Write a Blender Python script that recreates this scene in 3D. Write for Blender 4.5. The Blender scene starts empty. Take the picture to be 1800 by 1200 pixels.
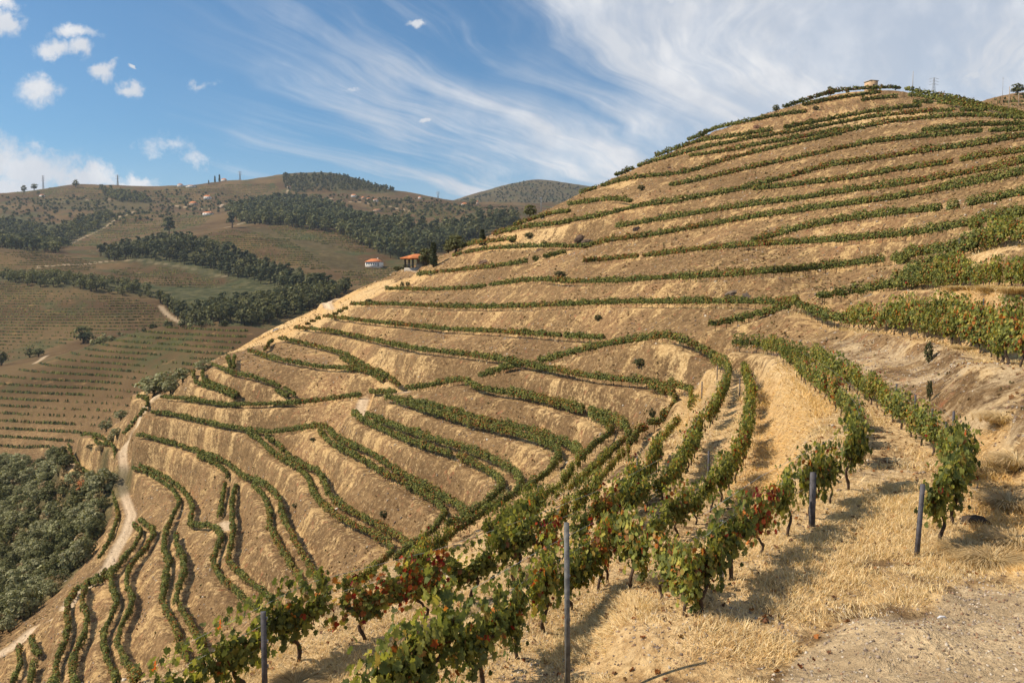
import bpy, bmesh, math, random
import numpy as np
from mathutils import Vector, Matrix, Euler

# ------------------------------------------------------------------ camera
F_PX = 1400.0                       # focal length in marks of an 1800-wide frame
PITCH = math.atan(95.0 / F_PX)
sc = bpy.context.scene
cam_d = bpy.data.cameras.new("camera"); cam = bpy.data.objects.new("camera", cam_d)
sc.collection.objects.link(cam); sc.camera = cam
cam_d.sensor_fit = 'HORIZONTAL'; cam_d.sensor_width = 36.0; cam_d.lens = 36.0 * F_PX / 1800.0
cam_d.clip_start = 0.1; cam_d.clip_end = 30000
cam.location = (0, 0, 0); cam.rotation_euler = (math.radians(90) - PITCH, 0, 0)

# ------------------------------------------------------------------ light
SUN_EL, SUN_AZ = 46.0, -94.0        # azimuth clockwise from +Y
SKY_STRENGTH = 0.092
SUN_STRENGTH = 4.9
EXPOSURE = 0.46
sd = bpy.data.lights.new("sun", 'SUN'); sun = bpy.data.objects.new("sun", sd); sc.collection.objects.link(sun)
sd.energy = SUN_STRENGTH; sd.angle = math.radians(0.5); sd.color = (1.0, 0.86, 0.68)
el, az = math.radians(SUN_EL), math.radians(SUN_AZ)
SUNDIR = Vector((math.sin(az) * math.cos(el), math.cos(az) * math.cos(el), math.sin(el)))
sun.rotation_euler = SUNDIR.to_track_quat('Z', 'Y').to_euler(); sun.location = (-60, 40, 120)

world = bpy.data.worlds.new("World"); sc.world = world; world.use_nodes = True
sc.view_settings.view_transform = 'Standard'; sc.view_settings.look = 'None'
sc.view_settings.exposure = EXPOSURE; sc.view_settings.gamma = 1.0
try:
    sc.view_settings.use_curve_mapping = False
    sc.cycles.use_denoising = True; sc.cycles.denoiser = 'OPENIMAGEDENOISE'
    sc.cycles.max_bounces = 5; sc.cycles.diffuse_bounces = 2; sc.cycles.glossy_bounces = 1
    sc.cycles.transmission_bounces = 3; sc.cycles.transparent_max_bounces = 4; sc.cycles.volume_bounces = 0
    sc.cycles.caustics_reflective = False; sc.cycles.caustics_refractive = False
    sc.cycles.pixel_filter_type = 'BLACKMAN_HARRIS'
except Exception:
    pass

class NT:
    """small helper to write node graphs"""
    def __init__(s, tree):
        s.t = tree; s.n = tree.nodes; s.l = tree.links
    def node(s, kind, **kw):
        n = s.n.new(kind)
        for k, v in kw.items(): setattr(n, k, v)
        return n
    def put(s, sock, v):
        if hasattr(v, 'is_output') or isinstance(v, bpy.types.NodeSocket): s.l.new(v, sock)
        elif isinstance(v, (tuple, list)) and len(v) == 3 and sock.type == 'RGBA': sock.default_value = (*v, 1)
        else: sock.default_value = v
    def m(s, op, a, b=0.0, c=None, clamp=False):
        n = s.n.new('ShaderNodeMath'); n.operation = op; n.use_clamp = clamp
        s.put(n.inputs[0], a); s.put(n.inputs[1], b)
        if c is not None: s.put(n.inputs[2], c)
        return n.outputs[0]
    def vm(s, op, a, b=None, scale=None):
        n = s.n.new('ShaderNodeVectorMath'); n.operation = op
        s.put(n.inputs[0], a)
        if b is not None: s.put(n.inputs[1], b)
        if scale is not None: s.put(n.inputs['Scale'], scale)
        return n.outputs['Value'] if op in ('LENGTH', 'DOT_PRODUCT') else n.outputs[0]
    def mix(s, fac, a, b, mode='MIX'):
        n = s.n.new('ShaderNodeMix'); n.data_type = 'RGBA'; n.blend_type = mode
        s.put(n.inputs[0], fac); s.put(n.inputs[6], a); s.put(n.inputs[7], b)
        return n.outputs[2]
    def noise(s, vec, scale, detail=4.0, rough=0.55, dist=0.0, out=0):
        n = s.n.new('ShaderNodeTexNoise'); s.put(n.inputs['Vector'], vec)
        n.inputs['Scale'].default_value = scale; n.inputs['Detail'].default_value = detail
        n.inputs['Roughness'].default_value = rough; n.inputs['Distortion'].default_value = dist
        return n.outputs[out]
    def sstep(s, v, a, b):
        n = s.n.new('ShaderNodeMapRange'); n.interpolation_type = 'SMOOTHSTEP'
        s.put(n.inputs[0], v); n.inputs[1].default_value = a; n.inputs[2].default_value = b
        return n.outputs[0]
    def xyz(s, x, y, z):
        n = s.n.new('ShaderNodeCombineXYZ'); s.put(n.inputs[0], x); s.put(n.inputs[1], y); s.put(n.inputs[2], z)
        return n.outputs[0]

# ------------------------------------------------------------------ sky with cirrus and small cumulus
def build_sky():
    g = NT(world.node_tree); g.n.clear()
    out = g.node('ShaderNodeOutputWorld'); bg = g.node('ShaderNodeBackground')
    sky = g.node('ShaderNodeTexSky'); sky.sky_type = 'NISHITA'; sky.sun_disc = False
    sky.sun_elevation = el; sky.sun_rotation = az; sky.altitude = 300; sky.air_density = 1.0
    sky.dust_density = 0.6; sky.ozone_density = 2.0
    tc = g.node('ShaderNodeTexCoord'); d = tc.outputs['Generated']
    sep = g.node('ShaderNodeSeparateXYZ'); g.l.new(d, sep.inputs[0]); X, Y, Z = sep.outputs
    Zc = g.m('ADD', g.m('MAXIMUM', Z, 0.0), 0.035)
    # flat cloud deck coordinates: streaks run along one compass direction and meet at the horizon
    a0 = math.radians(26.0)
    A = g.m('DIVIDE', g.m('ADD', g.m('MULTIPLY', X, math.sin(a0)), g.m('MULTIPLY', Y, math.cos(a0))), Zc)
    B = g.m('DIVIDE', g.m('SUBTRACT', g.m('MULTIPLY', X, math.cos(a0)), g.m('MULTIPLY', Y, math.sin(a0))), Zc)
    Yc = g.m('MAXIMUM', Y, 0.12)
    U = g.m('DIVIDE', X, Yc); V = g.m('DIVIDE', Z, Yc)
    warp = g.noise(g.xyz(A, B, 0.0), 0.45, 3.0)
    Bw = g.m('ADD', B, g.m('MULTIPLY', g.m('SUBTRACT', warp, 0.5), 0.9))
    s1 = g.noise(g.xyz(g.m('MULTIPLY', A, 0.22), g.m('MULTIPLY', Bw, 1.5), 3.7), 1.0, 6.0, 0.6, 0.25)
    s2 = g.noise(g.xyz(g.m('MULTIPLY', A, 0.55), g.m('MULTIPLY', Bw, 4.2), 9.1), 1.0, 6.0, 0.62, 0.4)
    s3 = g.noise(g.xyz(g.m('MULTIPLY', U, 1.0), V, 5.5), 5.0, 5.0, 0.6, 0.3)
    s4 = g.noise(g.xyz(g.m('MULTIPLY', A, 0.9), g.m('MULTIPLY', Bw, 8.5), 2.2), 1.0, 5.0, 0.65, 0.5)
    # pale veil thickening to the right, combed through by fine fibres
    veil = g.sstep(g.m('ADD', g.m('ADD', U, g.m('MULTIPLY', g.m('SUBTRACT', s1, .5), 1.3)), g.m('ADD', g.m('MULTIPLY', g.m('SUBTRACT', s3, .5), .5), g.m('MULTIPLY', V, -.35))), -.36, .20)
    fib = g.m('ADD', g.m('ADD', g.m('MULTIPLY', s1, .35), g.m('MULTIPLY', s2, .35)), g.m('ADD', g.m('MULTIPLY', s4, .22), g.m('MULTIPLY', s3, .12)))
    fib = g.m('MULTIPLY', g.sstep(fib, .46, .66), g.sstep(g.m('ADD', U, g.m('MULTIPLY', V, .25)), -.42, .02))
    cir = g.m('ADD', g.m('MULTIPLY', veil, g.m('ADD', .50, g.m('MULTIPLY', s3, .40))), g.m('MULTIPLY', fib, .48), clamp=True)
    low = g.m('MULTIPLY', g.sstep(V, .20, .03), g.m('ADD', .30, g.m('MULTIPLY', g.sstep(U, -.25, .1), .38)))
    cir = g.m('MAXIMUM', cir, low)
    # cumulus puffs
    PUFFS = [(80,172,40,32),(148,68,52,14),(112,98,36,20),(152,97,26,20),(195,134,29,18),(238,161,30,14),(365,157,30,9),
             (735,60,22,10),(15,22,42,20),(30,55,40,26),(1185,8,46,20),(1340,4,60,14),(1685,148,26,15),(748,214,16,7),(245,132,9,5),
             (300,260,60,16),(350,285,45,14),(620,165,26,10),(60,302,120,46),(0,290,75,56),(160,316,75,30),(245,322,48,16),(30,335,110,30)]
    mval = None
    wob = g.noise(g.xyz(U, V, 0.0), 22.0, 5.0, 0.62, 0.3, out=1)
    wv = g.vm('SUBTRACT', wob, (0.5, 0.5, 0.5))
    uv = g.vm('ADD', g.xyz(U, V, 0.0), g.vm('SCALE', wv, scale=0.05))
    for px, py, rx, ry in PUFFS:
        uu = (px - 900) / F_PX; vv = (505 - py) / F_PX
        dd = g.vm('MULTIPLY', g.vm('SUBTRACT', uv, (uu, vv, 0)), (F_PX / rx / 1.08, F_PX / ry / 1.08, 0))
        v = g.m('SUBTRACT', 1.0, g.vm('LENGTH', dd))
        if (px, py) in ((300,260),(350,285),(620,165),(365,157)): v = g.m('MULTIPLY', v, 0.45)
        mval = v if mval is None else g.m('MAXIMUM', mval, v)
    pn = g.noise(g.xyz(U, V, 2.0), 55.0, 7.0, 0.7)
    puff = g.sstep(g.m('ADD', mval, g.m('MULTIPLY', g.m('SUBTRACT', pn, 0.5), 1.25)), -0.04, 0.75)
    puff = g.m('MULTIPLY', puff, g.sstep(Y, 0.1, 0.2))
    # general broken cloud for the rest of the sky dome
    rest = g.sstep(g.noise(g.xyz(A, B, 1.0), 0.6, 5.0), 0.52, 0.7)
    rest = g.m('MULTIPLY', rest, g.sstep(Y, 0.25, 0.0))
    alpha = g.m('MAXIMUM', g.m('MAXIMUM', cir, puff), g.m('MULTIPLY', rest, 0.7), clamp=True)
    alpha = g.m('MULTIPLY', alpha, g.sstep(Z, -0.02, 0.02))
    base = g.mix(1.0, sky.outputs[0], (0.46, 0.76, 0.91), 'MULTIPLY')
    under = g.noise(g.xyz(U, V, 8.0), 9.0, 5.0, 0.6)
    cc = g.mix(g.sstep(under, 0.42, 0.68), (5.4, 5.65, 6.1), (6.9, 6.95, 7.1))
    col = g.mix(alpha, base, cc)
    g.l.new(col, bg.inputs[0]); bg.inputs[1].default_value = SKY_STRENGTH
    g.l.new(bg.outputs[0], out.inputs[0])
build_sky()

# ------------------------------------------------------------------ small tools
RNG = np.random.default_rng(7)
def ray(px, py):
    a = (np.asarray(px, float) - 900) / F_PX; v = (600 - np.asarray(py, float)) / F_PX
    dy = math.cos(PITCH) + v * math.sin(PITCH); dz = -math.sin(PITCH) + v * math.cos(PITCH)
    return a / dy, dz / dy
def parse(s): return np.array([[float(c) for c in q.split(',')] for q in s.split()])
def resamp(p, step):
    p = np.asarray(p, float)
    d = np.r_[0, np.cumsum(np.sqrt((np.diff(p, axis=0) ** 2).sum(1)))]
    n = max(2, int(round(d[-1] / step)) + 1); t = np.linspace(0, d[-1], n)
    return np.stack([np.interp(t, d, p[:, k]) for k in range(p.shape[1])], 1), t / max(d[-1], 1e-9)
def smooth1(a, w):
    if w < 2 or len(a) < 4: return a
    w = min(w, len(a) // 2 * 2 - 1) | 1
    k = np.hanning(w + 2)[1:-1]; k /= k.sum(); h = w // 2
    return np.convolve(np.r_[np.full(h, a[0]), a, np.full(h, a[-1])], k, 'valid')
def hash2(ix, iy, seed):
    h = (ix.astype(np.int64) * 374761393 + iy.astype(np.int64) * 668265263 + seed * 1442695041) & 0xFFFFFFFF
    h = ((h ^ (h >> 13)) * 1274126177) & 0xFFFFFFFF
    return ((h ^ (h >> 16)) & 0xFFFFFF) / float(0xFFFFFF)
def vnoise(x, y, wl, seed=0):
    x = x / wl; y = y / wl; ix = np.floor(x); iy = np.floor(y); fx = x - ix; fy = y - iy
    fx = fx * fx * (3 - 2 * fx); fy = fy * fy * (3 - 2 * fy)
    a = hash2(ix, iy, seed); b = hash2(ix + 1, iy, seed); c = hash2(ix, iy + 1, seed); d = hash2(ix + 1, iy + 1, seed)
    return (a * (1 - fx) + b * fx) * (1 - fy) + (c * (1 - fx) + d * fx) * fy - 0.5
def sst(x, a, b):
    t = np.clip((x - a) / (b - a), 0, 1); return t * t * (3 - 2 * t)

def new_obj(name, data, parent=None, loc=None):
    o = bpy.data.objects.new(name, data); sc.collection.objects.link(o)
    if parent is not None: o.parent = parent
    if loc is not None: o.location = loc
    return o
def tag(o, label=None, cat=None, group=None, kind=None):
    if label: o['label'] = label
    if cat: o['category'] = cat
    if group: o['group'] = group
    if kind: o['kind'] = kind
    return o
def raw_mesh(name, verts, faces, k, mat, cols=None, smooth=False):
    """verts (n,3), faces (m,k) ints, cols (n,3)"""
    me = bpy.data.meshes.new(name); n = len(verts); m = len(faces)
    me.vertices.add(n); me.vertices.foreach_set('co', np.ascontiguousarray(verts, np.float32).ravel())
    me.loops.add(m * k); me.loops.foreach_set('vertex_index', np.ascontiguousarray(faces, np.int32).ravel())
    me.polygons.add(m); me.polygons.foreach_set('loop_start', np.arange(0, m * k, k, dtype=np.int32))
    if smooth: me.polygons.foreach_set('use_smooth', np.ones(m, bool))
    if cols is not None:
        at = me.color_attributes.new('col', 'FLOAT_COLOR', 'POINT')
        at.data.foreach_set('color', np.c_[cols, np.ones(n)].astype(np.float32).ravel())
    me.update(); me.validate()
    if mat: me.materials.append(mat)
    return me
class Soup:
    """collects many copies of small shapes into one mesh made of triangles"""
    def __init__(s): s.v = []; s.f = []; s.c = []; s.n = 0
    def add(s, V, Fc, C):
        V = np.asarray(V, float).reshape(-1, 3); Fc = np.asarray(Fc, int)
        C = np.asarray(C, float)
        if C.ndim == 1: C = np.tile(C, (len(V), 1))
        if Fc.shape[1] == 4: Fc = np.r_[Fc[:, [0, 1, 2]], Fc[:, [0, 2, 3]]]
        s.v.append(V); s.f.append(Fc + s.n); s.c.append(C); s.n += len(V)
    def inst(s, TV, TF, pos, R, scale, col):
        n = len(pos)
        if n == 0: return
        TV = np.asarray(TV, float); TF = np.asarray(TF, int)
        sc_ = np.asarray(scale, float)
        sc_ = sc_[:, None, None] if sc_.ndim == 1 else sc_[:, None, :]
        V = np.einsum('nij,nkj->nki', R, TV[None] * sc_) + pos[:, None, :]
        Fc = TF[None] + (np.arange(n) * len(TV))[:, None, None]
        C = np.repeat(col, len(TV), axis=0)
        s.add(V.reshape(-1, 3), Fc.reshape(-1, TF.shape[1]), C)
    def mesh(s, name, mat, smooth=False):
        return raw_mesh(name, np.concatenate(s.v), np.concatenate(s.f), 3, mat, np.concatenate(s.c), smooth)
def frames(nrm, spin):
    """rotation matrices with local z = nrm and a random spin"""
    n = nrm / np.linalg.norm(nrm, axis=1, keepdims=True)
    h = np.where(np.abs(n[:, 2:3]) < .9, np.array([[0, 0, 1.]]), np.array([[1., 0, 0]]))
    a = np.cross(h, n); a /= np.linalg.norm(a, axis=1, keepdims=True); b = np.cross(n, a)
    c, s_ = np.cos(spin)[:, None], np.sin(spin)[:, None]
    return np.stack([a * c + b * s_, -a * s_ + b * c, n], 2)
def tube(pts, rad, seg=6, wob=0.0, rng=RNG):
    """tapered tube through pts; returns verts, tri faces"""
    pts = np.asarray(pts, float); n = len(pts); rad = np.broadcast_to(rad, (n,))
    tg = np.gradient(pts, axis=0); R = frames(tg, np.zeros(n))
    for i in range(1, n):                                     # keep rings from twisting
        a = R[i - 1][:, 0]; z = R[i][:, 2]; a = a - z * a.dot(z); a /= max(np.linalg.norm(a), 1e-9)
        R[i][:, 0] = a; R[i][:, 1] = np.cross(z, a)
    th = np.linspace(0, 2 * math.pi, seg, endpoint=False)
    rr = rad[:, None] * (1 + wob * (rng.random((n, seg)) - .5))
    V = pts[:, None, :] + rr[..., None] * (np.cos(th)[None, :, None] * R[:, :, 0][:, None, :] + np.sin(th)[None, :, None] * R[:, :, 1][:, None, :])
    V = V.reshape(-1, 3); Fc = []
    for i in range(n - 1):
        for j in range(seg):
            a = i * seg + j; b = i * seg + (j + 1) % seg
            Fc += [(a, b, b + seg), (a, b + seg, a + seg)]
    V = np.r_[V, pts[:1], pts[-1:]]; c0, c1 = n * seg, n * seg + 1
    for j in range(seg):
        Fc += [(c0, (j + 1) % seg, j), (c1, (n - 1) * seg + j, (n - 1) * seg + (j + 1) % seg)]
    return V, np.array(Fc)
def box(cx, cy, cz, sx, sy, sz, rz=0.0):
    x, y, z = sx / 2, sy / 2, sz / 2
    V = np.array([(-x,-y,-z),(x,-y,-z),(x,y,-z),(-x,y,-z),(-x,-y,z),(x,-y,z),(x,y,z),(-x,y,z)], float)
    c, s_ = math.cos(rz), math.sin(rz)
    V = np.c_[V[:, 0] * c - V[:, 1] * s_, V[:, 0] * s_ + V[:, 1] * c, V[:, 2]] + (cx, cy, cz)
    return V, np.array([(0,3,2,1),(4,5,6,7),(0,1,5,4),(1,2,6,5),(2,3,7,6),(3,0,4,7)])

# ------------------------------------------------------------------ materials
def mat_new(name):
    m = bpy.data.materials.new(name); m.use_nodes = True; g = NT(m.node_tree); g.n.clear()
    out = g.node('ShaderNodeOutputMaterial'); b = g.node('ShaderNodeBsdfPrincipled')
    b.inputs['Specular IOR Level'].default_value = 0.2
    g.l.new(b.outputs[0], out.inputs[0]); return m, g, b, out
def mat_leaf(name, trans=0.35, rough=0.5, vary=0.25, spec=0.3):
    m, g, b, out = mat_new(name)
    at = g.node('ShaderNodeAttribute', attribute_name='col'); oi = g.node('ShaderNodeObjectInfo')
    geo = g.node('ShaderNodeNewGeometry')
    n = g.noise(geo.outputs['Position'], 9.0, 2.0)
    k = g.m('ADD', 1.0 - vary, g.m('MULTIPLY', g.m('ADD', n, g.m('MULTIPLY', g.m('SUBTRACT', oi.outputs['Random'], .5), .5)), 2 * vary))
    c = g.vm('SCALE', at.outputs['Color'], scale=k)
    g.l.new(c, b.inputs['Base Color']); b.inputs['Roughness'].default_value = rough
    b.inputs['Specular IOR Level'].default_value = spec
    if trans > 0:
        tr = g.node('ShaderNodeBsdfTranslucent'); ms = g.node('ShaderNodeMixShader'); ms.inputs[0].default_value = trans
        g.l.new(g.mix(1.0, c, (1.25, 1.2, 0.6), 'MULTIPLY'), tr.inputs[0])
        g.l.new(b.outputs[0], ms.inputs[1]); g.l.new(tr.outputs[0], ms.inputs[2]); g.l.new(ms.outputs[0], out.inputs[0])
    return m
def mat_attr(name, rough=0.9, scale=8.0, amt=0.5, bump=0.0, spec=0.1):
    m, g, b, out = mat_new(name)
    at = g.node('ShaderNodeAttribute', attribute_name='col'); geo = g.node('ShaderNodeNewGeometry')
    n = g.noise(geo.outputs['Position'], scale, 5.0, 0.6)
    c = g.vm('SCALE', at.outputs['Color'], scale=g.m('ADD', 1 - amt * .5, g.m('MULTIPLY', n, amt)))
    g.l.new(c, b.inputs['Base Color']); b.inputs['Roughness'].default_value = rough; b.inputs['Specular IOR Level'].default_value = spec
    if bump:
        bp = g.node('ShaderNodeBump'); bp.inputs['Strength'].default_value = bump; bp.inputs['Distance'].default_value = 0.02
        g.l.new(n, bp.inputs['Height']); g.l.new(bp.outputs[0], b.inputs['Normal'])
    return m
def mat_plain(name, col, rough=0.8, scale=4.0, amt=0.35, col2=None):
    m, g, b, out = mat_new(name); tc = g.node('ShaderNodeTexCoord')
    n = g.noise(tc.outputs['Object'], scale, 6.0, 0.6)
    c2 = col2 or tuple(c * (1 - amt) for c in col)
    g.l.new(g.mix(g.sstep(n, .35, .65), c2, col), b.inputs['Base Color']); b.inputs['Roughness'].default_value = rough
    bp = g.node('ShaderNodeBump'); bp.inputs['Strength'].default_value = .3; bp.inputs['Distance'].default_value = .02
    g.l.new(n, bp.inputs['Height']); g.l.new(bp.outputs[0], b.inputs['Normal'])
    return m
M_VINE = mat_leaf('vine_leaf', 0.42, 0.6, 0.3, 0.12)
M_HEDGE = mat_leaf('vine_row_leaf', 0.22, 0.7, 0.3, 0.08)
M_TREE = mat_leaf('tree_leaf', 0.2, 0.7, 0.3, 0.1)
M_GRASS = mat_leaf('dry_grass_blade', 0.3, 0.6, 0.2, 0.2)
M_BARK = mat_attr('bark', 0.95, 30.0, 0.9, 0.8)
M_STONE = mat_attr('stone', 0.85, 3.0, 0.7, 0.5)
M_WALL = mat_plain('whitewashed_wall', (.72, .69, .64), .9, .6, .18)
M_STONEWALL = mat_plain('stone_wall', (.44, .34, .24), .95, 1.5, .4)
M_ROOF = mat_plain('clay_roof_tiles', (.55, .19, .07), .9, 1.0, .35)
M_ROOFOLD = mat_plain('old_roof_tiles', (.38, .16, .09), .9, 1.0, .35)
M_DARK = mat_plain('dark_opening', (.03, .03, .035), .5, 2.0, .2)
M_POST = mat_plain('slate_post', (.11, .105, .115), .7, 9.0, .5)
M_METAL = mat_plain('galvanised_steel', (.36, .37, .39), .5, 9.0, .3)
M_CONC = mat_plain('concrete', (.42, .38, .33), .9, 5.0, .3)

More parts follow.
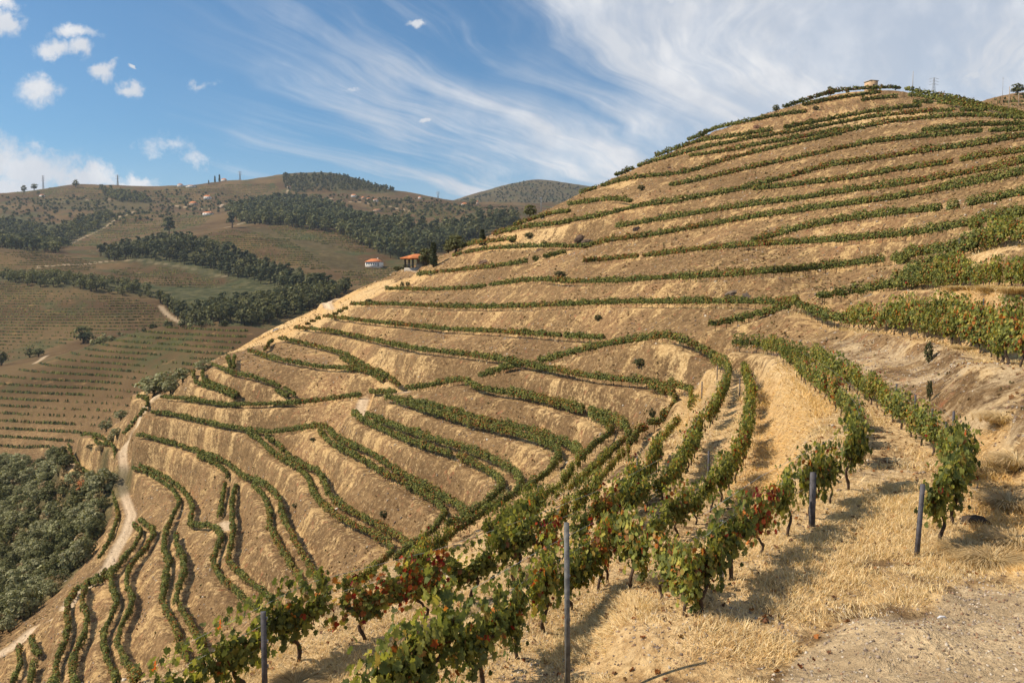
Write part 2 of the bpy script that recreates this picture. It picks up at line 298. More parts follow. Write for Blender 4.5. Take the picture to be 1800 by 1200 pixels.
# ------------------------------------------------------------------ survey marks
# traced vine rows: name, constraint, foliage centre line as pixel marks on an 1800x1200 frame
# constraint: 'z',a,b = ground height from first to last mark; 'Y',a,b = distance; '-' = laid on the slope
ROWS = [
("U1","-","1378,190 1400,181 1440,169 1474,159 1524,156 1557,154 1587,155 1625,164 1665,170 1699,178 1737,190 1782,200 1800,204"),
("U2","-","1413,186 1445,178 1481,172 1512,167 1546,162"),
("U2b","-","1517,177 1539,173 1575,171"),
("U2c","-","1211,247 1236,237 1247,229 1288,219 1351,206 1400,198 1415,197"),
("U2d","-","1600,166 1650,175 1690,184 1730,196"),
("U3","-","1153,274 1198,258 1225,249 1247,245 1292,240 1337,232 1355,229"),
("U3b","-","1380,226 1400,221 1418,218 1445,213 1501,202 1539,195 1580,191 1616,186"),
("U3c","-","1608,181 1640,179 1670,182 1700,186"),
("U4","-","1083,310 1121,292 1157,281 1191,272 1214,265 1243,259 1292,249 1337,240 1364,237 1400,231 1445,222 1490,214 1535,205 1591,200 1647,195 1715,195"),
("U5t","-","1214,274 1270,267 1326,256 1360,249 1400,243 1445,235 1490,226"),
("U5","Y,170,132","1022,339 1056,328 1090,317 1135,310 1180,307 1214,302 1243,292 1270,283 1315,271 1360,260 1387,254 1445,242 1490,231 1539,219 1593,211 1647,206 1715,202 1800,209"),
("U6","Y,150,118","1180,326 1214,320 1225,317 1270,307 1315,296 1360,286 1400,279 1445,268 1474,263 1508,254 1557,247 1602,242 1647,238 1715,231 1800,228"),
("U6b","-","1625,231 1670,224 1737,219 1800,218"),
("U7a","-","1000,359 1034,355 1074,350 1099,352 1108,357"),
("U7","Y,145,106","1000,389 1045,382 1079,374 1112,364 1157,358 1202,352 1259,341 1315,331 1337,323 1400,308 1445,293 1512,284 1580,273 1636,264 1692,258 1737,251 1782,242 1800,238"),
("U7b","Y,125,98","1326,332 1360,330 1400,325 1467,317 1524,309 1587,296 1636,292 1692,281 1737,274 1800,265"),
("U8","Y,132,90","1085,398 1135,391 1162,385 1202,379 1270,368 1337,358 1400,351 1467,339 1535,330 1591,323 1647,314 1715,301 1760,293 1800,283"),
("U9","Y,165,79","798,449 825,443 847,438 892,435 937,433 982,432 1000,434 1022,433 1056,426 1090,420 1157,412 1202,403 1259,393 1315,383 1400,371 1467,362 1535,353 1602,344 1659,331 1715,321 1760,312 1800,303"),
("U10","Y,125,62","1029,459 1090,453 1157,447 1225,438 1292,432 1337,429 1400,426 1467,422 1535,416 1602,410 1647,404 1692,393 1737,385 1800,375"),
("U10b","Y,100,70","1326,424 1360,413 1400,402 1467,389 1535,379 1602,371 1670,366 1715,357 1737,350 1800,339"),
("U11","Y,172,122","735,482 802,475 870,468 915,462 960,451 991,442"),
("U12","Y,165,44","679,507 757,509 825,506 881,498 926,492 960,491 1000,495 1090,493 1180,487 1270,483 1337,478 1400,474 1467,466 1535,458 1591,449 1636,441 1681,433 1715,417 1760,404 1800,395"),
("U12b","-","1598,476 1625,467 1647,456 1681,443 1726,424 1782,411 1800,405"),
("U13","Y,75,33","1445,522 1490,514 1524,504 1557,503 1602,494 1647,489 1715,485 1760,483 1800,485"),
("U13b","-","1575,490 1602,483 1640,478 1700,474"),
("U14","Y,152,66","618,534 690,534 780,538 870,539 937,537 1000,534 1090,530 1180,530 1270,529 1337,530 1400,531"),
("U14r","Y,60,26.5","1400,531 1429,546 1456,559 1512,560 1580,565 1625,569 1692,580 1737,593 1800,600"),
("U14s","-","1560,552 1625,548 1680,546 1715,550 1760,562 1800,571"),
("U14b","-","1254,572 1292,561 1337,550 1382,537"),
("UL1","-","905,397 940,383 960,377 1000,372"),
("UL2","-","868,412 900,404 930,398 962,396 1000,391"),
("UL3","-","800,437 830,428 870,424 905,420"),
("M1","Y,165,84","569,555 600,559 650,565 690,569 780,578 870,582 937,586 1000,590 1057,593"),
("V1","-","588,553 598,547 608,541"),
("V2","-","540,571 550,564 560,558"),
("M2","z,-9.2,-8.8","520,576 565,579 610,587 645,595 690,605 735,614 780,618 847,626 910,635 937,643 990,652 1035,661 1080,665 1125,669 1181,674 1215,686 1224,701 1210,717 1192,740 1166,765 1155,792 1135,815 1112,837 1090,860"),
("M2i","-","1147,676 1181,686 1190,704 1180,720 1166,734 1130,756 1106,781 1079,806 1046,845 1015,863 997,879 959,899 925,912 895,926"),
("M2b","-","847,661 881,647 913,640"),
("M3","-","949,634 985,625 1008,618 1057,606 1102,599 1147,591 1181,588 1215,602 1249,625 1280,641"),
("M3n","z,-5.5,-5.5","1280,641 1282,656 1271,681 1251,715 1228,746 1222,765 1208,788 1191,810 1169,830 1135,848 1101,864 1067,882 1010,914 911,950 860,970 800,992 700,1028 640,1042 560,1055 466,1100 400,1145 330,1185 280,1205"),
("M4","z,-5.3,-5","1307,642 1320,678 1318,722 1311,767 1289,807 1249,846 1200,876 1155,900 1110,925 1060,955"),
("M4n","z,-4.75,-3.7","1060,955 1000,985 950,1015 905,1055 850,1090 790,1125 720,1165 660,1200"),
("M5","z,-4.2,-3.7","1267,598 1329,600 1369,604 1400,630"),
("M5n","z,-3.7,-3.7","1400,630 1435,652 1471,678 1502,709 1515,749 1502,785 1444,818 1400,847 1355,872 1300,905 1262,935 1228,968"),
("M5x","z,-3.9,-4.5","1212,985 1180,962 1140,948 1100,946"),
("M6","z,-3.75,-3.65","1378,604 1427,616 1467,638 1524,664 1573,696 1622,727 1676,765 1698,802 1672,846 1650,868"),
("AA","z,-11.5,-13","491,594 520,600 565,610 610,623 632,637 645,645 679,659 701,677"),
("AAi","-","599,627 621,639 640,650"),
("BB","-","437,616 475,628 520,637 565,645 610,647 634,649 656,656 674,670"),
("V3","-","464,616 472,606 479,596"),
("CC","-","374,639 407,655 441,661 475,672 502,682 518,695"),
("CCi","-","486,684 504,697"),
("V4","-","401,625 405,648"),
("V4b","-","412,625 410,648"),
("DD","-","340,650 342,670 358,677 385,684 407,693 412,702"),
("DDo","-","355,650 358,668 385,679 407,685 418,697"),
("EE","z,-21.4,-16","284,697 329,701 362,706 396,711 452,710 520,708 565,703 610,696 632,693"),
("EEb","z,-15.6,-14.6","652,689 694,687"),
("EEc","z,-14,-12","717,683 757,677 791,668 820,667"),
("L1","z,-12,-12","823,670 843,683 881,688 937,699 990,713 1035,725 1066,742 1075,755 1057,773 1026,798 1008,818 990,843 959,863 936,876 914,890 890,903"),
("L1o","z,-12,-11.7","900,688 945,697 990,708 1046,722 1080,735 1102,751 1107,764 1087,782 1064,800 1046,818 1015,842 975,868 940,886 900,906 868,922"),
("L2","z,-14.2,-14.4","679,697 701,704 735,716 780,729 825,743 870,753 915,764 949,773 978,788 985,799 965,827 945,843 925,858"),
("L2o","z,-14.2,-14.6","719,703 757,712 802,724 847,738 892,746 937,756 982,773 1000,782 1020,793"),
("L3","z,-16.4,-17","620,724 634,737 667,751 712,771 757,787 802,800 836,815 859,827 879,843 885,853 875,865 862,879 835,897 812,910 790,922"),
("L3o","z,-16.4,-17","645,728 679,742 724,758 769,774 814,786 859,803 892,820 913,839 916,850 905,866 887,879 853,899 824,917 790,939 756,962 722,984"),
("FF","z,-24.2,-21","268,724 295,726 340,736 385,747 430,754 475,760 520,754 554,748"),
("L4o","z,-19.8,-20.2","554,748 576,751 587,767 610,778 650,794 695,825 740,850 774,870 800,884 817,897"),
("L4","z,-19.8,-20","560,756 576,774 605,791 632,803 661,823 695,841 740,863 774,886 783,905 767,926 745,944 713,968 690,985"),
("L5","z,-23.2,-23","437,760 464,778 470,789 504,811 526,823 542,838 549,863 564,883 594,908 627,924 661,940 684,955 690,970 665,992 640,1010 610,1025"),
("L5o","z,-23.2,-23.2","470,766 497,790 510,805 533,818 560,827 571,847 582,874 605,892 639,908 672,928 706,946 718,960"),
("GG","z,-28.4,-26","242,764 271,770 305,779 339,790 372,801 402,814 425,836 447,843 470,852 492,877 497,906 515,944 537,982 560,1023 572,1042"),
("GGi","-","350,801 384,817 402,833 395,855 390,882 386,907"),
("GGj","z,-26.6,-26","447,852 465,874 474,899 474,926 492,960 515,998 537,1034"),
("HH","z,-29.8,-29.6","415,850 407,885 408,916 411,933 405,960 402,987 420,1005 443,1025 470,1045 490,1066"),
("II","z,-34,-32.4","233,822 255,828 282,844 305,860 316,882 305,905 290,937 288,964 297,988 290,1024 286,1056 301,1087 315,1121 324,1146 335,1170"),
("IIo","-","246,817 282,833 316,855 334,876 339,894 332,923 350,923 377,925 390,941 382,964 373,986 387,1013 422,1046 451,1070"),
("IIr","-","310,939 310,957 324,984 324,1009 313,1031 310,1056 326,1083 342,1110 358,1132"),
("JJ","z,-36,-38.6","235,921 249,934 238,957 220,979 202,1002 180,1018 157,1024 135,1038 119,1056 117,1076 121,1099 115,1128 101,1155 97,1189 90,1210"),
("JJr","z,-35.8,-35.6","246,914 269,930 270,941 254,966 238,984 225,1002 220,1024 234,1051 227,1076 211,1103 207,1128 216,1155 234,1180 240,1205"),
("KK","-","193,1004 196,1027 207,1056 196,1083 182,1110 184,1141 198,1182 205,1210"),
("KK2","-","144,1050 153,1087 148,1117 130,1150 126,1182 130,1210"),
("KK3","-","205,992 180,1010 150,1030 145,1050"),
("MM","z,-41.5,-41","33,1137 36,1166 22,1200"),
("MM2","-","53,1121 60,1136 67,1150"),
("MM3","-","60,1166 52,1200"),
("RL","-","192,846 201,873 208,905 201,927 195,943"),
("RL2","-","200,937 187,959 175,980"),
("OO","-","242,695 260,700 258,716 237,738 219,765"),
("PP","-","143,763 165,763 181,768 190,779 201,783 204,806 208,828"),
("PP2","-","165,765 170,779 188,782"),
("QQ","-","111,786 118,810"),
("QQ2","-","120,779 132,813 150,828 170,837 199,837"),
]
# bare-ground marks: px,py,distance
CP = """
1380,184,188 1425,173,189 1470,163,190 1520,158,191 1540,155,192 1590,158,190 1640,168,186 1700,182,175 1750,198,160 1800,206,148
1250,238,182 1180,268,182 1100,305,180 1060,323,182 1040,331,186 1000,350,178 960,372,180 925,388,190
1480,190,182 1600,175,182 1560,200,168 1680,200,158 1350,225,172 1250,262,165 1500,225,158 1650,215,148
900,402,212 860,412,225 830,425,222 800,440,205 770,452,205 740,468,214 700,478,196 690,482,190 650,497,188 600,520,196 560,545,188 520,558,205 480,568,212 450,577,215 487,587,190
430,600,178 400,612,174 370,630,170 340,645,168 300,670,166 270,686,160 238,700,165 200,730,172 150,755,178 110,780,182 115,800,176
270,700,156 215,800,155 222,850,142 228,900,128 190,990,108 140,1045,103 100,1080,99 50,1115,95 0,1145,92 160,820,168 180,900,140 140,985,120 60,1080,106 0,1122,100
0,1090,120 0,1000,155 60,1000,145 100,950,158 100,900,175 150,850,185 60,850,215 0,900,200 60,805,240 0,820,265
1181,600,70 1125,632,73 1150,640,70 1200,650,62 1230,680,52 949,646,90 1057,614,82
1330,640,50 1380,700,33 1420,760,25 1400,800,20.5 1340,840,18.5 1450,720,27.5 1350,720,34
1612,990,10.7 1550,850,14.5 1560,750,20 1500,1000,10.3 1400,1000,10.6 1300,1020,10.5 1450,900,12.7
1740,640,24.5 1740,700,20.5 1740,760,17.3 1750,820,14.7 1700,650,26 1600,640,31.5 1520,620,39 1460,600,48 1800,640,22.5 1800,700,19 1800,760,16.3 1800,850,13.2 1800,950,10.6 1800,1000,9.6 1800,1100,7.9 1800,1200,6.7
1700,930,11.6 1600,1050,9 1600,1150,7.3 1700,1100,8 1400,1100,8.6 1400,1200,7.1 1250,1100,8.7 1250,1200,7.3 1100,1200,7.9 1100,1120,9.3 1150,1040,10.8 998,1215,8.0 1070,1050,11.4 900,1230,7.7 700,1290,7.6 560,1260,9.2 466,1215,10.9 300,1290,10.2
1800,560,31 1700,530,40 1600,530,47 1500,545,57 1560,480,60 1700,450,50
"""
# far side of the valley and the ridges behind it
FAR = """
0,790,330 100,770,335 200,700,365 300,690,350 0,720,365 100,700,370 0,660,410 100,640,420 200,620,425 300,600,425 430,590,405 430,572,430 300,570,450 220,590,450 150,612,450 60,640,440
0,630,520 60,612,530 147,600,530 100,590,560 200,560,590 0,570,590 0,510,680 100,500,690 150,520,660 300,545,620 310,560,600 250,530,650
380,560,560 450,556,560 550,530,600 600,500,660 480,500,740 480,480,770
0,490,760 0,445,830 100,455,860 180,460,880 250,480,830 200,490,790 400,490,790 300,470,850 350,505,760 440,470,830
200,450,920 300,440,940 400,425,960 500,440,900 580,470,800 620,470,830 657,466,880 690,460,900
20,430,1150 100,440,1180 150,440,1150 200,410,1280 300,380,1450 100,400,1350 0,390,1450 60,360,1700 200,350,1780 300,350,1800
400,400,1120 480,395,1180 560,390,1240 640,430,1020 600,410,1120 500,420,1050 380,380,1400 450,375,1450 550,370,1450
700,430,1080 760,420,1120 800,400,1180 880,385,1180 700,390,1400 640,365,1650 740,370,1600 820,362,1700 880,370,1550 930,375,1500
500,340,1900 400,340,1850 600,340,1900 700,352,1850 
0,338,2000 50,332,2000 100,326,2000 140,322,2020 200,325,2050 300,329,2100 400,322,2150 450,316,2150 500,311,2200 570,307,2200 610,312,2200 650,321,2150 700,335,2080 740,345,2000 790,353,1950
800,352,3100 860,335,3200 900,322,3200 935,315,3250 980,320,3300 1040,329,3300 1100,340,3400 900,350,2800 850,352,2800 1000,350,2900 960,362,2500
1720,180,330 1750,170,335 1800,164,340 1780,190,310 1740,195,310 1850,160,345
"""
# hidden ground: x/Y, Y, z
HID = """
-0.62,290,-74 -0.5,290,-72 -0.42,285,-68 -0.35,290,-60 -0.28,300,-52 -0.2,300,-44 -0.14,310,-34 -0.08,320,-24 0.0,330,-10 0.1,300,0 0.2,290,8 0.3,300,14 0.4,300,28 0.5,255,35 0.6,255,38 0.7,250,40
-0.85,290,-74 -0.85,400,-60 -0.85,700,-10 -0.85,1200,70 -0.85,2000,240 -0.85,150,-45 -0.85,60,-31 -0.85,25,-14.5 -0.85,12,-7.6 -0.6,40,-21.6 -0.45,40,-20.6 -0.45,25,-12.9 -0.3,40,-17.4 -0.2,36,-14 -0.57,20,-11.2 -0.57,12,-6.7 -0.57,60,-31.5 -0.4,20,-9.9 -0.3,14,-6.6 -0.3,22,-10 -0.62,80,-40.5 -0.7,120,-50
-0.62,480,-46 -0.5,500,-44 -0.4,500,-42 -0.3,480,-38 -0.25,500,-40
-0.15,480,-40 -0.05,500,-30 0.05,500,-20 0.05,800,20 0.1,1500,100 0.2,500,-10 0.3,1000,20 0.5,600,0 0.7,600,10 0.5,2000,100 0.7,2000,100 0.2,2000,200 0.3,3300,350 0.5,3500,300 0.8,3500,250 0.85,400,60
-0.1,2500,140 -0.25,2600,170 -0.4,2600,170 -0.6,2600,150 -0.85,2700,120 -0.02,2500,190
-0.8,4800,-100 -0.4,4800,-100 0,4800,50 0.4,4800,50 0.8,4800,0
-0.85,5,-3.3 -0.6,4,-2.6 -0.57,7,-3.9 -0.3,4,-2.5 0,4,-2.3 0.3,4,-2.2 0.6,4,-2.2 0.85,4,-2.1 -0.85,1.5,-1.8 -0.4,1.5,-1.75 0,1.5,-1.7 0.4,1.5,-1.7 0.85,1.5,-1.7
0.85,8,-3.0 0.85,14,-2.6 0.85,30,1 0.85,70,14 0.85,130,26 0.85,200,40 0.75,20,-1.6 0.72,40,2.5 0.72,90,18
"""

# ------------------------------------------------------------------ height of the land: a thin-plate surface through surveyed marks
VH = 0.75
def survey():
    pts = []
    for n, c, s in ROWS:
        if c == '-': continue
        m, a, b = c.split(','); a = float(a); b = float(b)
        p, t = resamp(parse(s), 28); u, sl = ray(p[:, 0], p[:, 1])
        if m == 'z': z = a + (b - a) * t; Y = (z + VH) / sl
        else: Y = np.exp(np.log(a) * (1 - t) + np.log(b) * t); z = sl * Y - VH
        pts += [(u[i], Y[i], z[i], .5) for i in range(len(p))]
    for s in (CP, FAR):
        q = parse(s); u, sl = ray(q[:, 0], q[:, 1])
        pts += [(u[i], q[i, 2], sl[i] * q[i, 2], .3) for i in range(len(q))]
    pts += [(q[0], q[1], q[2], 1.) for q in parse(HID)]
    return np.array(pts)
SV = survey()
_Q = np.c_[SV[:, 0], np.log(SV[:, 1])]; _W = SV[:, 2] / SV[:, 1]
def _kern(X, C):
    r2 = ((X[:, None, 0] - C[None, :, 0]) ** 2 + (X[:, None, 1] - C[None, :, 1]) ** 2) + 1e-12
    return .5 * r2 * np.log(r2)
_n = len(_Q); _M = np.zeros((_n + 3, _n + 3)); _M[:_n, :_n] = _kern(_Q, _Q) + np.diag(3e-3 * SV[:, 3])
_P = np.c_[np.ones(_n), _Q]; _M[:_n, _n:] = _P; _M[_n:, :_n] = _P.T
_S = np.linalg.solve(_M, np.r_[_W, 0, 0, 0])
def landfit(X):
    o = np.empty(len(X))
    for i in range(0, len(X), 3000): o[i:i + 3000] = _kern(X[i:i + 3000], _Q) @ _S[:_n]
    return o + _S[_n] + X @ _S[_n + 1:]
CU = np.linspace(-.9, .9, 241); CT = np.linspace(math.log(1.5), math.log(4800), 420)
_uu, _tt = np.meshgrid(CU, CT, indexing='ij')
CG = landfit(np.c_[_uu.ravel(), _tt.ravel()]).reshape(_uu.shape)         # slope seen from the origin = z / Y
def cubic_matrix(src, dst):
    h = src[1] - src[0]; x = np.clip((dst - src[0]) / h, 0, len(src) - 1.0001); i = x.astype(int); f = x - i
    M = np.zeros((len(dst), len(src))); r = np.arange(len(dst))
    w = [(-f + 2 * f ** 2 - f ** 3) / 2, (2 - 5 * f ** 2 + 3 * f ** 3) / 2, (f + 4 * f ** 2 - 3 * f ** 3) / 2, (-f ** 2 + f ** 3) / 2]
    for k in range(4): np.add.at(M, (r, np.clip(i - 1 + k, 0, len(src) - 1)), w[k])
    return M
NU_IN = 1300
GU = np.r_[np.linspace(-.88, -.665, 45, endpoint=False), np.linspace(-.665, .665, NU_IN), np.linspace(.665, .88, 46)[1:]]
DT1, YB = 0.0056, 330.0
GT = np.r_[np.arange(math.log(1.5), math.log(YB), DT1), np.linspace(math.log(YB), math.log(4800), 300)]
NU, NTT = len(GU), len(GT); GY = np.exp(GT)
SLOPE = cubic_matrix(CU, GU) @ CG @ cubic_matrix(CT, GT).T
HZ = SLOPE * GY[None, :]
def cast(px, py, lift=0.0, ymin=1.5, ymax=5000, soft=True):
    """where the sight line of a mark meets the land (+lift): returns x, y, z of the ground"""
    px = np.atleast_1d(px).astype(float); py = np.atleast_1d(py).astype(float)
    u, s = ray(px, py); j0 = int(np.searchsorted(GY, ymin)); j1 = int(np.searchsorted(GY, ymax))
    iu = np.interp(u, GU, np.arange(NU)); k = np.clip(iu.astype(int), 0, NU - 2); f = (iu - k)[:, None]
    Y = GY[j0:j1]
    prof = (SLOPE[k, j0:j1] * (1 - f) + SLOPE[k + 1, j0:j1] * f) + lift / Y[None]
    d = prof - s[:, None]; hit = d > 0; any_ = hit.any(1); j = np.where(any_, hit.argmax(1), d.argmax(1))
    jm = np.maximum(j - 1, 0); r = np.arange(len(px))
    da, db = d[r, jm], d[r, j]; w = np.where(any_ & (j > 0), np.clip(-da / np.maximum(db - da, 1e-9), 0, 1), 1.)
    yy = np.exp(np.log(Y[jm]) * (1 - w) + np.log(Y[j]) * w)
    zz = (prof[r, jm] * (1 - w) + prof[r, j] * w) * yy - lift
    return np.c_[u * yy, yy, zz]
def grid_idx(x, y):
    return np.interp(x / y, GU, np.arange(NU)), np.interp(np.log(y), GT, np.arange(NTT))
def ground_z(x, y, field=None):
    F_ = HZ if field is None else field
    x = np.atleast_1d(x); y = np.atleast_1d(y); a, b = grid_idx(x, y)
    i = np.clip(a.astype(int), 0, NU - 2); j = np.clip(b.astype(int), 0, NTT - 2); fa = a - i; fb = b - j
    return F_[i, j] * (1 - fa) * (1 - fb) + F_[i + 1, j] * fa * (1 - fb) + F_[i, j + 1] * (1 - fa) * fb + F_[i + 1, j + 1] * fa * fb

# ------------------------------------------------------------------ vine rows laid on the land
ROW3D = []                        # (name, polyline xyz at ~0.3 m)
for name, c, s in ROWS:
    p, _ = resamp(parse(s), 2.0)
    lift = 0.72
    q = cast(p[:, 0], p[:, 1], lift, 45 if name[0] == name[1] or name in ('GGi', 'GGj') else 6.6, 330)
    exact = name in ('M3n', 'M4n', 'M4', 'M5n', 'M6', 'M5x')
    if exact:                     # contour rows near by are held to their surveyed level
        tt = np.linspace(0, 1, len(p)); _m, za, zb = c.split(','); zt = float(za) + (float(zb) - float(za)) * tt
        u_, s_ = ray(p[:, 0], p[:, 1]); yy_ = (zt + VH) / s_; q = np.c_[u_ * yy_, yy_, zt]
    cut = np.where(np.abs(np.diff(np.log(q[:, 1]))) > (0.30 if name[0] == 'U' or exact else 0.12))[0] + 1
    for seg in np.split(np.arange(len(q)), cut):
        if len(seg) < 4: continue
        w = q[seg]
        u = w[:, 0] / w[:, 1]
        t = smooth1(np.log(w[:, 1]), 9); w = np.c_[u * np.exp(t), np.exp(t), w[:, 2]]
        w, _ = resamp(w, 0.3)
        if len(w) < 8: continue
        w[:, 0] = smooth1(w[:, 0], 7); w[:, 1] = smooth1(w[:, 1], 7)
        w[:, 2] = smooth1(w[:, 2] if exact else ground_z(w[:, 0], w[:, 1]), 25)
        ROW3D.append((name, w))
ROADS = [("road", 1.5, "278,688 257,712 243,745 226,775 215,800 218,825 212,850 222,880 231,905 222,935 205,965 190,995 165,1022 140,1045 100,1080 60,1108 20,1138 -10,1158"),
         ("road", 1.2, "640,697 636,715 630,733"), ("road", 1.2, "695,692 712,688"), ("road", 1.3, "758,482 735,478 712,474 700,470"),
         ("road", .7, "577,545 571,532 576,522 590,514"), ("road", .7, "583,545 577,532 581,522 594,514"), ("road", 1.4, "262,686 250,690 242,693"),
         ("road", 1.0, "396,918 402,930"), ("road", .9, "108,786 118,806 130,826")]
R3 = []
for nm, hw, s in ROADS:
    p, _ = resamp(parse(s), 2.0); q = cast(p[:, 0], p[:, 1], 0, 4, 330)
    q[:, 1] = np.exp(smooth1(np.log(q[:, 1]), 9)); u, _s = ray(p[:, 0], p[:, 1]); q[:, 0] = u * q[:, 1]
    q, _ = resamp(q, .4); q[:, 2] = smooth1(ground_z(q[:, 0], q[:, 1]), 21); R3.append((hw, q))

# nearest row / road for every vertex of the land
def stamp(lines, reach):
    D = np.full((NU, NTT), 1e3, np.float32); Zr = np.zeros((NU, NTT), np.float32); Ws = np.full((NU, NTT), 1e-9, np.float32)
    for w in lines:
        for x, y, z in w:
            i0, i1 = np.searchsorted(GU, [(x - reach) / y, (x + reach) / y]); j0, j1 = np.searchsorted(GY, [y - reach, y + reach])
            if i0 >= i1 or j0 >= j1: continue
            yy = GY[j0:j1][None]; xx = GU[i0:i1][:, None] * yy
            d = np.sqrt((xx - x) ** 2 + (yy - y) ** 2); sub = D[i0:i1, j0:j1]; np.minimum(d, sub, out=sub)
            wg = 1.0 / (d * d + .04) ** 2.2; Zr[i0:i1, j0:j1] += wg * z; Ws[i0:i1, j0:j1] += wg
    return D, Zr / Ws
Drow, Zrow = stamp([w[::(1 if w[:, 1].mean() < 40 else 2)] for _, w in ROW3D], 3.5)
Droad, Zroad = stamp([q for _, q in R3], 3.2)
XX = GU[:, None] * GY[None]; YY = np.broadcast_to(GY[None], XX.shape)
wr = 1 - sst(Drow, .9, 1.9); wd = 1 - sst(Droad, .9, 2.1)
# banks run straight from the edge of one shelf to the edge of the next
def even_banks():
    cu = np.arange(-.665, .665, DT1); jt = int(np.searchsorted(GY, YB)); iu = np.searchsorted(GU, cu); T0 = HZ[iu][:, :jt].copy(); Z = T0.copy()
    fixw = (Drow[iu][:, :jt] < 1.0); Zf = np.where(fixw, Zrow[iu][:, :jt], 0); k = .006
    # narrow shelves far off still hold at least one cell
    for it in range(170):
        Z[fixw] = Zf[fixw]; A_ = Z.copy(); A_[1:-1, 1:-1] = (Z[:-2, 1:-1] + Z[2:, 1:-1] + Z[1:-1, :-2] + Z[1:-1, 2:]) / 4; Z = (A_ + k * T0) / (1 + k)
    D_ = (Z - T0); a = np.clip((GU - cu[0]) / DT1, 0, len(cu) - 1.001); i = a.astype(int); f = (a - i)[:, None]
    o = np.zeros_like(HZ); o[:, :jt] = D_[i] * (1 - f) + D_[i + 1] * f
    fade = (sst(np.abs(GU), .665, .62))[:, None]; o *= fade; o[:, jt - 40:jt] *= np.linspace(1, 0, 40)[None]; return o
HZ = HZ + even_banks()
ntop = XX[:, :1].shape
near = 1 - sst(YY, 300, 420)
def fb(wls, amps, seed):
    o = np.zeros_like(XX)
    for k, (w_, a_) in enumerate(zip(wls, amps)): o += a_ * vnoise(XX, YY, w_, seed + k)
    return o
nz = fb((9, 3.7, 1.6, .7, .31), (.30, .24, .21, .14, .08), 11) * near
nz += fb((120, 45, 17), (11, 4.2, 1.5), 31) * sst(YY, 380, 700)
nz += fb((.13,), (.035,), 55) * (1 - sst(YY, 20, 40))
# rills: noise drawn out down the slope
jn = int(np.searchsorted(GY, YB)); a0 = 45; sl_ = (slice(a0, a0 + NU_IN), slice(0, jn))
hx = XX[sl_]; hy = YY[sl_]; hz = HZ[sl_]
dzdt = np.gradient(hz, DT1, axis=1); dzdu = np.gradient(hz, GU[a0 + 1] - GU[a0], axis=0)
gx = dzdu / hy; gy = (dzdt - (hx / hy) * dzdu) / hy
gn = np.sqrt(gx ** 2 + gy ** 2) + 1e-6
steep = gn
wn = vnoise(hx, hy, .26, 71) + .9 * vnoise(hx, hy, .6, 72) + .45 * vnoise(hx, hy, 1.6, 73)
dxg, dyg = gx / gn, gy / gn; du_i = (dxg - (hx / hy) * dyg) / hy / (GU[a0 + 1] - GU[a0]); dt_i = dyg / hy / DT1
I0, J0 = np.meshgrid(np.arange(hx.shape[0], dtype=np.float32), np.arange(hx.shape[1], dtype=np.float32), indexing='ij')
acc = wn.copy(); cnt = 1
for sg in (-1, 1):
    ci, cj = I0.copy(), J0.copy()
    for st in range(6):
        ii = np.clip(ci, 0, hx.shape[0] - 1).astype(np.int32); jj = np.clip(cj, 0, hx.shape[1] - 1).astype(np.int32)
        ci += sg * .22 * du_i[ii, jj]; cj += sg * .22 * dt_i[ii, jj]
        ii = np.clip(ci, 0, hx.shape[0] - 1).astype(np.int32); jj = np.clip(cj, 0, hx.shape[1] - 1).astype(np.int32)
        acc += wn[ii, jj]; cnt += 1
STREAK = np.zeros_like(XX); st_ = acc / cnt; st_ = (st_ - st_.mean()) / st_.std(); STREAK[sl_] = st_
nz += STREAK * .018 * (1 - sst(YY, 150, 300)) * sst(YY, 10, 25)
HZ = HZ + nz * (1 - np.maximum(wr * .92, wd * .95))
HZ = HZ * (1 - wr) + Zrow * wr
HZ = HZ * (1 - wd) + Zroad * wd
# sunken wheel tracks of the roads
HZ -= .05 * np.exp(-((Droad - .45) / .2) ** 2) * wd

# ------------------------------------------------------------------ ground cover, by areas surveyed on the land
def area(marks, ymin=1.5, ymax=5000, lift=0.0):
    p = parse(marks); p, _ = resamp(np.r_[p, p[:1]], 25); q = cast(p[:, 0], p[:, 1], lift, ymin, ymax); return q[:, :2]
def inside(poly, x, y):
    r = np.zeros(np.shape(x), bool); n = len(poly); x0, y0 = poly.min(0); x1, y1 = poly.max(0)
    m = (x >= x0) & (x <= x1) & (y >= y0) & (y <= y1); xs, ys = x[m], y[m]; a = np.zeros(xs.shape, bool)
    for i in range(n):
        xa, ya = poly[i]; xb, yb = poly[(i + 1) % n]
        if ya == yb: continue
        c = (ya > ys) != (yb > ys); a ^= c & (xs < (xb - xa) * (ys - ya) / (yb - ya) + xa)
    r[m] = a; return r
wx = XX + 6 * vnoise(XX, YY, 9, 91) * np.clip(YY / 100, .22, 3); wy = YY + 6 * vnoise(XX, YY, 9, 92) * np.clip(YY / 100, .22, 3)
def zone(marks, ymin=1.5, ymax=5000): return inside(area(marks, ymin, ymax), wx, wy)
gold = np.zeros_like(XX); green = np.zeros_like(XX); bare = np.zeros_like(XX)
